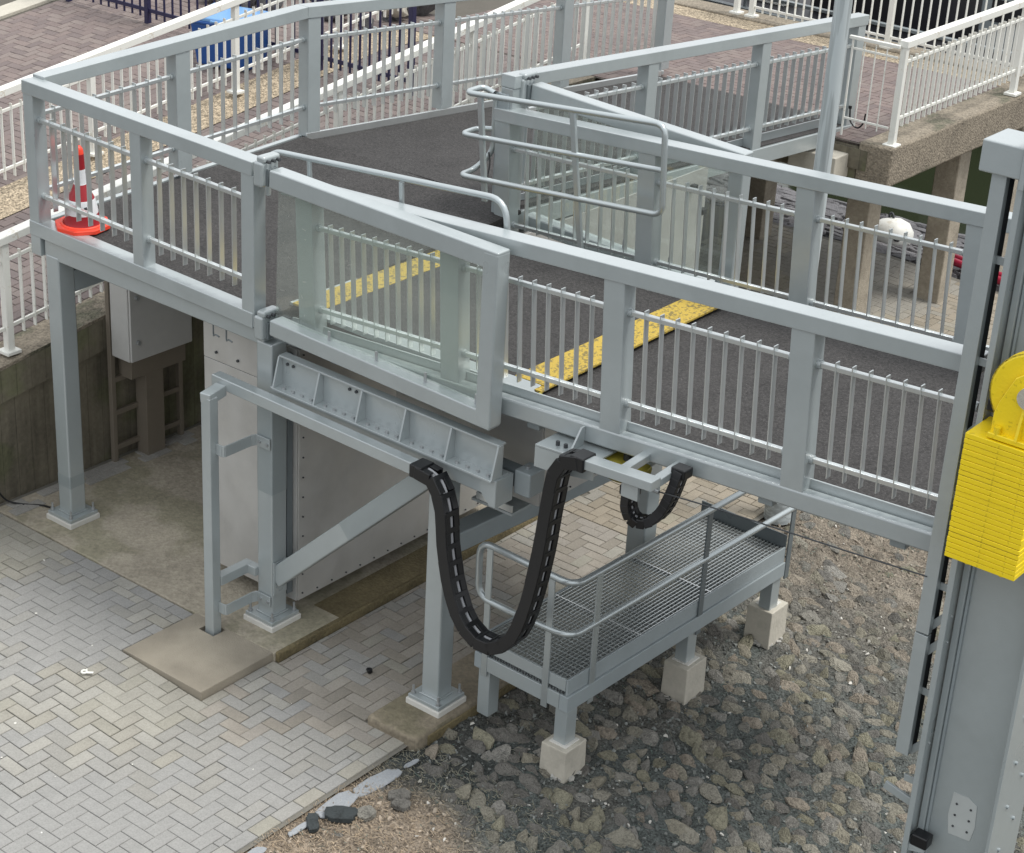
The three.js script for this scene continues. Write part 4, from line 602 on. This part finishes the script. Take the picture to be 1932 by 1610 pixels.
{ const w = thing('steel_wire', 'thin dark wire running from the bridge bracket towards the tower', 'wire', [0, 0, 0]); part(w, 'strand', new THREE.TubeGeometry(new THREE.CatmullRomCurve3([V(3.24, 2.293, 0.1), V(3.62, 2.327, 0.1), V(4.1, 2.357, 0.1), V(4.55, 2.385, 0.1), V(4.99, 2.415, 0.1)]), 40, 0.0045, 6), M.dark); part(w, 'terminal', cylG(0.012, 0.06, 8), M.zinc, 3.245, 2.293, 0.1, 0, 0, 1.5); }
// ---------------------------------------------------------------- grating walkway
const PLAT_R = 0.036;
const platAt = (x, y, z) => V(2.605, 0.6, -0.09).add(V(x, y, z).applyAxisAngle(V(0, 1, 0), PLAT_R * -1));
{ // own frame: x from -0.77 to 0, z from 0 back to -2.56, y = 0 on top of the grating
  const p = thing('grating_walkway', 'galvanised grating walkway with side channels on concrete blocks', 'walkway', [2.605, 0.6, -0.09]); p.rotation.y = -PLAT_R;
  const W = 0.77, D = 2.56, n = 25;
  for (let i = 0; i < n; i++) { const x = -W + 0.022 + i * (W - 0.044) / (n - 1); blk(p, 'bearing_bar', x - 0.003, x + 0.003, -0.03, -0.001, -D + 0.012, -0.012, M.pipeBright, 0); }
  const cr = []; for (let i = 0; i < 54; i++) { const z = -0.03 - i * (D - 0.06) / 53; cr.push(placed(boxG(W - 0.03, 0.006, 0.004, 0), -W / 2, -0.011, z)); } tag(part(p, 'cross_rods', merge(cr), M.galv), null, null, null, 'stuff');
  for (const z of [-0.80, -1.62]) blk(p, 'joint_bar', -W + 0.01, -0.01, -0.04, 0.0005, z - 0.004, z + 0.004, M.grating, 0);
  blk(p, 'upper_side_plate', -0.010, 0.004, -0.115, 0.004, -D, 0, M.steelDull, 0.002); blk(p, 'upper_side_plate', -W - 0.004, -W + 0.01, -0.115, 0.004, -D, 0, M.steelDull, 0.002);
  blk(p, 'upper_side_plate', -W + 0.012, -0.012, -0.085, 0.003, -0.012, 0.003, M.steel, 0.002); blk(p, 'kick_plate', -W - 0.0, 0.0, -0.10, 0.10, -D - 0.01, -D, M.steelDark, 0.002);
  blk(p, 'side_channel', -0.05, 0.02, -0.235, -0.118, -D, 0.012, M.steelDull, 0.004); blk(p, 'side_channel', -W - 0.02, -W + 0.05, -0.235, -0.118, -D, 0.012, M.steelDull, 0.004);
  blk(p, 'end_channel', -W + 0.052, -0.052, -0.232, -0.118, -0.05, 0.012, M.steel, 0.004); blk(p, 'end_channel', -W + 0.052, -0.052, -0.232, -0.118, -D, -D + 0.06, M.steelDull, 0.004);
  const nt = []; for (let i = 0; i < 30; i++) nt.push(placed(boxG(0.008, 0.022, 0.006, 0), -W + 0.03 + i * (W - 0.06) / 29, -0.102, 0.0, 0, 0, i % 2 ? 0.3 : -0.3)); tag(part(p, 'bar_ends', merge(nt), M.dark), null, null, null, 'stuff');
  for (const [x, z, y] of [[-0.035, -0.055, -0.52], [-0.05, -1.43, -0.52], [-0.05, -2.5, -0.52], [-W + 0.06, -0.06, -0.60], [-W + 0.06, -2.4, -0.6]]) blk(p, 'leg', x - 0.05, x + 0.05, y, -0.237, z - 0.055, z + 0.055, M.steel, 0.006);
  const h = thing('walkway_handrail', 'grey tubular handrail with flat posts round the grating walkway', 'handrail', [2.605, 0.6, -0.09]); h.rotation.y = -PLAT_R;
  part(h, 'top_tube', bentTube([V(-0.5, 0.305, 0.0), V(-0.795, 0.305, 0), V(-0.80, 0.72, 0), V(0.0, 0.715, 0.01), V(0.008, 0.715, -D - 0.1)], 0.0235, 0.11, 12), M.pipe);
  part(h, 'middle_tube', bentTube([V(-0.5, 0.305, 0), V(0.0, 0.335, 0.01), V(0.008, 0.325, -D - 0.1)], 0.0225, 0.12, 12), M.pipe);
  for (const x of [-0.70, -0.175]) blk(h, 'post', x - 0.025, x + 0.025, -0.27, 0.70, 0.004, 0.016, M.pipe, 0.003);
  for (const z of [-0.245, -1.47, -2.6]) blk(h, 'post', 0.006, 0.018, -0.27, 0.70, z - 0.028, z + 0.028, z < -1 ? M.steelDark : M.pipe, 0.003);
  const lab = ['nearest pale concrete block, under the grating walkway’s front corner', 'middle pale concrete block under the grating walkway’s right side', 'farthest pale concrete block, under the grating walkway’s rear corner'];
  [[2.575, -0.145, 0.10, 0.205, 0.23], [2.615, -1.525, 0.115, 0.20, 0.25], [2.625, -2.63, 0.10, 0.215, 0.235]].forEach(([x, z, y, w, d], i) => {
    const b = thing('footing_block', lab[i], 'concrete block', [x, y, z], null), hgt = 0.42; const g = new RoundedBoxGeometry(w, hgt, d, 2, 0.008), q = g.attributes.position; for (let k = 0; k < q.count; k++) { if (q.getY(k) < 0) { q.setX(k, q.getX(k) * 1.06); q.setZ(k, q.getZ(k) * 1.06); } }
    part(b, 'block', uvBox(g, i, i * 2), M.concrete, 0, -hgt / 2, 0); part(b, 'grout_bed', boxG(0.14, 0.012, 0.15, 0.003), M.grout, 0, 0.002, 0);
    const rg = rng(70 + i), sp = []; for (let k = 0; k < 22; k++) { const a = rg() * 6.283; sp.push(placed(cylG(0.02, 0.012, 6), Math.cos(a) * w * 0.58, bedY(x, z) - y + 0.004 + rg() * 0.01, Math.sin(a) * d * 0.58, rg() * 0.5, rg() * 6, rg() * 0.5, V(0.6 + rg(), 1, 0.5 + rg()))); } tag(part(b, 'spilled_mortar', merge(sp), M.grout), null, null, null, 'stuff');
  });
}
// ---------------------------------------------------------------- lifting tower and counterweight
{
  const t = thing('lifting_tower', 'tall grey steel lifting tower with a flanged web at the bridge end', 'tower', [0, 0, 0]);
  blk(t, 'guide_strip', 4.972, 5.05, 2.075, 4.66, 0.055, 0.10, M.steel, 0.003); blk(t, 'guide_strip', 4.972, 5.05, 1.295, 2.065, 0.055, 0.10, M.steel, 0.003); blk(t, 'guide_rib', 4.985, 5.04, 1.3, 4.66, -0.03, 0.052, M.dark, 0.003);
  blk(t, 'rubber_guide', 5.045, 5.10, 0.0, 4.66, -0.16, -0.06, M.gap, 0); blk(t, 'rear_plate', 5.08, 5.13, -0.6, 4.66, -0.30, -0.17, M.gap, 0);
  blk(t, 'left_flange', 5.12, 5.137, -0.6, 4.66, -0.16, 0.10, M.steel, 0.003); blk(t, 'flange_edge', 5.112, 5.146, -0.6, 4.66, 0.102, 0.112, M.steel, 0.003);
  blk(t, 'web_plate', 5.144, 5.58, -0.6, 4.66, -0.035, -0.018, M.steel, 0.002); blk(t, 'guide_angle', 5.146, 5.182, -0.6, 4.66, -0.016, 0.018, M.steel, 0.005); blk(t, 'guide_angle', 5.184, 5.20, -0.6, 4.66, -0.016, 0.0, M.steelDull, 0.004);
  blk(t, 'right_flange', 5.582, 5.602, -0.6, 4.66, -0.32, 0.105, M.steel, 0.004);
  for (let i = 0; i < 34; i++) { part(t, 'bolt', cylG(0.011, 0.010, 6), M.steelDull, 5.607, -0.3 + i * 0.145, -0.05 - (i % 2) * 0.13, 0, 0, Math.PI / 2); }
  for (const [y, dz] of [[3.66, 0.0], [3.32, 0.10], [2.36, 0], [2.19, 0.09], [2.03, 0.09], [1.70, 0], [1.38, 0.09], [4.2, 0], [1.12, 0], [2.9, 0.0]]) bar(t, 'lacing_bar', V(5.03, y - dz, 0.045), V(5.13, y + dz * 0.35, 0.045), 0.012, 0.042, M.steel, 0.002);
  bar(t, 'lacing_bar', V(4.93, 1.03, 0.06), V(5.13, 0.985, 0.06), 0.02, 0.05, M.steel, 0.003);
  blk(t, 'cap', 4.91, 5.13, 4.64, 4.80, -0.14, 0.13, M.steel, 0.01); blk(t, 'head_plate', 5.132, 5.16, 4.60, 4.90, -0.16, 0.15, M.steel, 0.004); blk(t, 'head_box', 5.162, 5.8, 4.62, 4.82, -0.14, 0.12, M.steel, 0.01);
  const pl = part(t, 'bare_patch', shapeG([[0.01, 0], [0.14, 0.01], [0.155, 0.11], [0.145, 0.25], [0.09, 0.28], [0.0, 0.275], [-0.01, 0.12]], 0.002), std('patch_primer', { color: col(0.50, 0.53, 0.52), roughness: 0.6, map: tPaint }), 5.305, 0.845, -0.017);
  for (let i = 0; i < 3; i++) for (let k = 0; k < 2; k++) part(pl, 'patch_hole', cylG(0.007, 0.006, 8), M.dark, 0.03 + k * 0.085, 0.06 + i * 0.075, 0.003, Math.PI / 2, 0, 0);
  part(t, 'stop_bracket', shapeG([[0, 0], [0.11, 0.03], [0.11, 0.05], [0, 0.05]], 0.07), M.steel, 5.13, 0.70, 0.03); part(t, 'stop_pad', boxG(0.10, 0.075, 0.085, 0.01), M.black, 5.20, 0.785, 0.06);
  const c = thing('counterweight', 'yellow counterweight of stacked steel plates hanging in front of the tower', 'counterweight', [5.3375, 2.685, 0.165]);
  const rg = rng(314), n = 24, hh = 0.70 / n; for (let i = 0; i < n; i++) { const split = i === 4 || i === 5 || i === 16; part(c, 'plate', boxG(0.385, hh - (split ? 0.005 : 0.0022), 0.275, 0.003), M.yellow, (rg() - 0.5) * 0.003, hh * (i + 0.5), (rg() - 0.5) * 0.004); }
  part(c, 'core', boxG(0.375, 0.69, 0.262, 0), M.yellowDull, 0, 0.35, 0);
  for (const x of [-0.10, 0.09]) part(c, 'tie_rod_end', cylG(0.012, 0.05, 8), M.yellow, x, -0.02, 0.05);
  const h = thing('counterweight_hanger', 'yellow hanger bracket with a grooved sheave on the counterweight', 'hanger', [5.42, 3.388, 0.19]);
  part(h, 'foot_plate', boxG(0.34, 0.03, 0.20, 0.006), M.yellow, -0.0, 0.016, 0.0);
  const ch = shapeG([[-0.165, 0.03], [0.165, 0.03], [0.165, 0.14], [0.115, 0.27], [0.085, 0.33], [0.035, 0.368], [-0.035, 0.368], [-0.085, 0.33], [-0.145, 0.19], [-0.165, 0.12]], 0.016, 0.003);
  part(h, 'cheek_plate', ch, M.yellow, 0, 0, 0.045); part(h, 'cheek_plate', ch, M.yellow, 0, 0, -0.075);
  part(h, 'stiffener', shapeG([[0, 0.03], [0.05, 0.03], [0.0, 0.22]], 0.014), M.yellow, -0.01, 0, 0.062, 0, -Math.PI / 2, 0); part(h, 'bolt', cylG(0.018, 0.04, 6), M.yellow, -0.125, 0.045, 0.083);
  const sh = new THREE.LatheGeometry([[0.04, -0.035], [0.21, -0.035], [0.228, -0.03], [0.19, -0.004], [0.19, 0.004], [0.228, 0.03], [0.21, 0.035], [0.04, 0.035]].map((p) => new THREE.Vector2(p[0], p[1])), 48);
  part(h, 'sheave', sh, M.yellow, 0, 0.24, -0.008, Math.PI / 2, 0, 0); const ax = part(h, 'axle', cylG(0.056, 0.18, 24), M.concrete, 0, 0.255, 0.002, Math.PI / 2, 0, 0); part(ax, 'axle_bolt', cylG(0.012, 0.01, 6), M.dark, 0, 0.093, 0);
  part(h, 'limit_switch', boxG(0.05, 0.07, 0.06, 0.012), M.black, -0.225, 0.11, -0.06);
}
// ---------------------------------------------------------------- traffic cone, lamp pole, wall-top things
{
  const c = thing('traffic_cone', 'red and white striped traffic cone standing inside the landing’s corner', 'traffic cone', [-2.10, 2.475, -0.13]); c.rotation.set(0.04, 0.2, -0.026);
  const prof = [[0.142, 0.028], [0.128, 0.055], [0.118, 0.14], [0.104, 0.215], [0.062, 0.30], [0.044, 0.345], [0.041, 0.44], [0.038, 0.56], [0.034, 0.60], [0.02, 0.622], [0.0005, 0.628]];
  const rad = (y) => { for (let i = 1; i < prof.length; i++) if (y <= prof[i][1]) return mix(prof[i - 1][0], prof[i][0], (y - prof[i - 1][1]) / (prof[i][1] - prof[i - 1][1])); return 0.0005; };
  const band = (n, a, b, m) => { const ys = [a, ...prof.map((p) => p[1]).filter((y) => y > a + 0.001 && y < b - 0.001), b]; part(c, n, new THREE.LatheGeometry(ys.map((y) => new THREE.Vector2(rad(y), y)), 32), m); };
  band('red_band', 0.028, 0.115, M.red); band('white_band', 0.115, 0.225, M.coneWhite); band('red_band', 0.225, 0.335, M.red); band('white_band', 0.335, 0.45, M.coneWhite); band('red_band', 0.45, 0.565, M.red); band('tip', 0.565, 0.628, M.cone);
  const o = []; for (let i = 0; i < 8; i++) { const a = (i + 0.5) / 8 * 6.2832; o.push([Math.cos(a) * (i % 4 < 2 ? 0.205 : 0.195), Math.sin(a) * 0.20]); } const base = shapeG(o, 0.026, 0.004); base.rotateX(-Math.PI / 2); part(c, 'base', base, M.cone, 0, 0, 0); part(c, 'base_ring', new THREE.TorusGeometry(0.15, 0.012, 6, 24), M.cone, 0, 0.03, 0, Math.PI / 2, 0, 0);
  for (const [a, b] of [[0.3, 0.1], [0.62, 0.03], [0.95, 0.14]]) part(c, 'scuff_mark', boxG(0.022, 0.02, 0.002, 0), M.dark, Math.sin(a) * 0.113, 0.155 + b * 0.15, Math.cos(a) * 0.113, -0.2, a, 0.4);
  const p = thing('lamp_pole', 'galvanised round lamp pole rising behind the bridge’s far railing', 'pole', [1.775, -0.1, -4.2]); part(p, 'shaft', cylG(0.067, 9, 24), M.galv, 0, 4.5, 0); part(p, 'foot_collar', cylG(0.12, 0.2, 20), M.galv, 0, 0.1, 0); part(p, 'band_clamp', cylG(0.071, 0.03, 24), M.galv, 0, 5.2, 0);
}
const whiteO = { mat: M.white, topW: 0.105, topH: 0.065, postW: 0.065, postD: 0.065, postLen: 0.98, bars: [0.215, 0.765], barW: 0.02, barH: 0.03, spind: [0.17, 0.86], spW: 0.010, spD: 0.034, foot: true };
{
  const sl = (x) => 0.142 * x, wr = (label, at, x1, y1, posts, bays, extra = {}) => railing('white_railing', label, 'white painted railings', at, Math.PI / 2, { ...whiteO, segs: [[0, x1, 0, y1]], posts, bays, ...extra });
  wr('white railing on the mossy retaining wall, nearest the camera', [-2.95, 2.20 - sl(1.5), 1.5], 9.1, sl(9.1), [0.6, 1.535, 3.42, 5.28, 7.16, 9.0].map((x) => ({ x })), [[0.65, 1.50, 8], [1.57, 3.385, 15], [3.455, 5.245, 15], [5.315, 7.125, 15], [7.195, 8.965, 15]]);
  wr('long white railing between the brick ramp and the plaza behind', [-5.41, 2.22 - sl(1.0), 1.0], 9.3, sl(9.3), [0.5, 2.1, 3.98, 5.86, 7.4, 9.2].map((x) => ({ x })), [[0.55, 2.065, 13], [2.135, 3.945, 15], [4.015, 5.825, 15], [5.895, 7.365, 12], [7.435, 9.165, 14]], { topW: 0.1, topH: 0.07 });
  wr('white railing along the jetty’s mossy edge at the right, above the lamp pole', [0.6, 3.185, -7.70], 3.4, 0.03, [{ x: 0.04 }, { x: 2.72, w: 0.075 }], [[0.075, 2.68, 22], [2.76, 3.35, 5]], { topW: 0.09, topH: 0.07, postLen: 1.03 });
  const b1 = railing('white_railing', 'white railing along the jetty’s far side above the dark boat', 'white painted railings', [-3.43, 3.31, -11.3], -0.03, { ...whiteO, segs: [[0, 4.3, 0, 0]], posts: [{ x: 0.0 }, { x: 0.22 }, { x: 2.09 }, { x: 4.15 }], postLen: 1.14, bays: [[0.255, 2.055, 15], [2.125, 4.115, 17]], bars: [0.16, 1.02], spind: [0.0, 1.08] });
  railing('white_railing', 'short thin white railing panel closing the gap at the ramp end', 'white painted railings', [0.02, 3.14, -7.68], 0, { ...whiteO, segs: [[0.02, 0.56, 0, 0]], posts: [{ x: 0.06, w: 0.02 }], postD: 0.02, topW: 0.035, topH: 0.035, bays: [[0.07, 0.55, 3]], bars: [0.12, 0.80], barW: 0.014, barH: 0.022, spind: [0.05, 0.86], spW: 0.011, spD: 0.011, foot: false });
}
{
  const y = rampY(-5.9), f = thing('blue_fence', 'dark blue bar fence with ball tops at the plaza’s far edge', 'fence', [-9.3, 2.055, -5.88]);
  for (const h of [0.12, 0.93]) bar(f, 'rail', V(0, h, 0), V(5.4, h, 0), 0.02, 0.045, M.blueFence, 0.003);
  for (let i = 0; i < 40; i++) { const x = 0.05 + i * 0.136; part(f, 'bar', cylG(0.013, 1.05, 8), M.blueFence, x, 0.56, 0); }
  for (const x of [0.02, 1.4, 2.75, 4.1, 5.38]) blk(f, 'post', x - 0.03, x + 0.03, -0.05, 1.15, -0.03, 0.03, M.blueFence, 0.006);
  const g = thing('grit_bin', 'blue plastic bin with a pale blue lid behind the white railing', 'bin', [-6.14, rampY(-5.45), -5.5]); g.rotation.y = 0.25;
  const body = new RoundedBoxGeometry(0.72, 0.46, 0.5, 2, 0.03), q = body.attributes.position; for (let i = 0; i < q.count; i++) if (q.getY(i) < 0) { q.setX(i, q.getX(i) * 0.86); q.setZ(i, q.getZ(i) * 0.86); } body.computeVertexNormals(); part(g, 'body', body, M.blue, 0, 0.23, 0);
  part(g, 'rim', boxG(0.76, 0.035, 0.54, 0.012), M.blue, 0, 0.465, 0); part(g, 'lid', boxG(0.74, 0.06, 0.52, 0.025), M.blueLid, 0, 0.52, 0, 0.08, 0, 0); part(g, 'handle', boxG(0.16, 0.025, 0.03, 0.008), M.blueLid, 0, 0.50, 0.285);
  const r = thing('boulder_bank', 'dark and pale broken boulders heaped beyond the blue fence', 'boulder bank', [-6.3, rampY(-7.4), -7.6]); const rg = rng(909);
  for (let i = 0; i < 34; i++) { const pts = []; for (let k = 0; k < 18; k++) pts.push(V(rg() - 0.5, (rg() - 0.5) * 0.8, rg() - 0.5)); const m = part(r, 'boulder', uvBox(new ConvexGeometry(pts)), rg() < 0.72 ? M.basalt[Math.floor(rg() * 3)] : M.concrete, -1.6 + rg() * 2.1, 0.02 + rg() * 0.16, (rg() - 0.5) * 1.9, rg(), rg() * 6, rg()); m.scale.setScalar(0.22 + 0.22 * rg()); }
}
// ---------------------------------------------------------------- shore finds under the jetty, the boat beyond
{
  const buoy = (label, x, z, s, rot) => { const b = thing('mooring_buoy', label, 'buoy', [x, -0.07 - 0.2 * Math.max(0, -10.5 - z), z]); b.rotation.y = rot; b.rotation.z = 0.25; const g = new THREE.LatheGeometry([[0.001, 0.42], [0.12, 0.40], [0.22, 0.33], [0.27, 0.2], [0.26, 0.08], [0.2, 0.0], [0.001, -0.02]].map((p) => new THREE.Vector2(p[0], p[1])), 28); g.scale(s, s * 0.85, s); part(b, 'shell', g, M.white); part(b, 'eye', new THREE.TorusGeometry(0.05 * s, 0.016, 8, 16), M.dark, 0.0, 0.36 * s, 0); part(b, 'grip_hole', cylG(0.045 * s, 0.03, 12), M.gap, 0.255 * s, 0.13 * s, 0.06, 0, 0, Math.PI / 2); };
  buoy('white plastic buoy lying among the basalt blocks under the jetty', -1.10, -11.6, 1.0, -0.6); buoy('small white buoy partly hidden behind a square column under the bridge', -2.33, -10.35, 0.62, 0.4);
  const h = thing('red_hoses', 'two parallel dark red hoses lying on stones under the jetty', 'hoses', [0, 0, 0]);
  for (const d of [0, 0.13]) part(h, 'hose', new THREE.TubeGeometry(new THREE.CatmullRomCurve3([V(-0.30, 0.02, -10.98 + d), V(0.05, 0.05, -10.93 + d), V(0.45, 0.03, -10.86 + d), V(1.2, 0.03, -10.7 + d)]), 30, 0.045, 10), M.hose);
  const b = thing('moored_boat', 'dark moored boat with a grey rail lying beyond the jetty railing', 'boat', [-4.5, -0.75, -19.5]); b.rotation.y = -0.06; b.scale.set(1, 0.58, 1);
  const hull = shapeG([[-7, 0.1], [7, 0.0], [7.6, 1.9], [-7.4, 1.9]], 2.6, 0.06); part(b, 'hull', hull, M.hull, 0, 0, -1.6); bar(b, 'rub_rail', V(-7.4, 1.92, 1.06), V(7.6, 1.92, 1.06), 0.14, 0.12, M.boatGrey, 0.02); bar(b, 'gunwale', V(-7.4, 2.35, 1.0), V(7.6, 2.35, 1.0), 0.1, 0.1, M.boatGrey, 0.02);
  blk(b, 'deck', -7.2, 7.4, 1.86, 1.95, -1.5, 0.95, M.boatGrey, 0.02); blk(b, 'cabin', -2.4, 0.2, 1.95, 4.2, -1.3, 0.3, M.hull, 0.05); blk(b, 'wheelhouse', 0.6, 2.6, 1.95, 3.6, -1.2, 0.1, M.boatGrey, 0.05); blk(b, 'window', 0.8, 2.4, 2.7, 3.3, 0.1, 0.12, M.hull, 0.005);
  for (const x of [-4.5, -3.2, 1.5, 3.4]) part(b, 'stanchion', cylG(0.03, 0.5, 8), M.boatGrey, x, 2.15, 1.0); part(b, 'locker', boxG(0.8, 0.5, 0.5, 0.03), M.white, -3.2, 2.2, 0.2); part(b, 'fender', new THREE.SphereGeometry(0.22, 16, 12), M.white, -0.6, 1.4, 1.25);
}
{ // loose cables on the ground and at the ramp end
  const a = thing('loose_cable', 'thin black cable lying loose at the foot of the retaining wall', 'cable', [0, 0, 0]); part(a, 'cable', new THREE.TubeGeometry(new THREE.CatmullRomCurve3([V(-2.83, 0.22, 0.30), V(-2.78, 0.06, 0.22), V(-2.70, 0.015, 0.12), V(-2.58, 0.015, 0.03), V(-2.46, 0.015, -0.02), V(-2.40, 0.02, -0.14), V(-2.44, 0.1, -0.2)]), 40, 0.008, 6), M.black); part(a, 'pipe_end', cylG(0.022, 0.12, 10), M.cable, -2.835, 0.30, 0.30, 0.2, 0, 0.2);
  const b = thing('cable_loop', 'short black cable loop hanging at the end post of the ramp railing', 'cable', [0, 0, 0]); part(b, 'cable', new THREE.TubeGeometry(new THREE.CatmullRomCurve3([V(0.0, 2.36, -7.95), V(0.04, 2.24, -7.92), V(0.13, 2.20, -7.90), V(0.2, 2.27, -7.88), V(0.21, 2.36, -7.88)]), 24, 0.009, 6), M.black); part(b, 'clip', boxG(0.03, 0.03, 0.02, 0.003), M.black, 0.0, 2.37, -7.95);
}
{ // two bits of litter on the paving
  const k = thing('plastic_tag', 'small white key-shaped plastic tag lying on the grey paving', 'litter', [-0.45, 0.002, 1.37]); k.rotation.y = 0.5; part(k, 'ring', new THREE.TorusGeometry(0.018, 0.008, 6, 16), M.white, 0, 0.004, 0, Math.PI / 2, 0, 0); part(k, 'stem', boxG(0.05, 0.006, 0.02, 0.002), M.white, 0.04, 0.004, 0, 0, 0.2, 0);
  const b = thing('black_cap', 'small black plastic cap lying on the paving near the plinth', 'litter', [0.925, -0.055, -0.05]); part(b, 'cup', cylG(0.02, 0.025, 8), M.black, 0, 0.012, 0, 0.3, 0, 0); part(b, 'rim', new THREE.TorusGeometry(0.02, 0.004, 6, 12), M.black, 0, 0.024, 0.004, Math.PI / 2, 0, 0);
}
renderer.render(scene, camera);
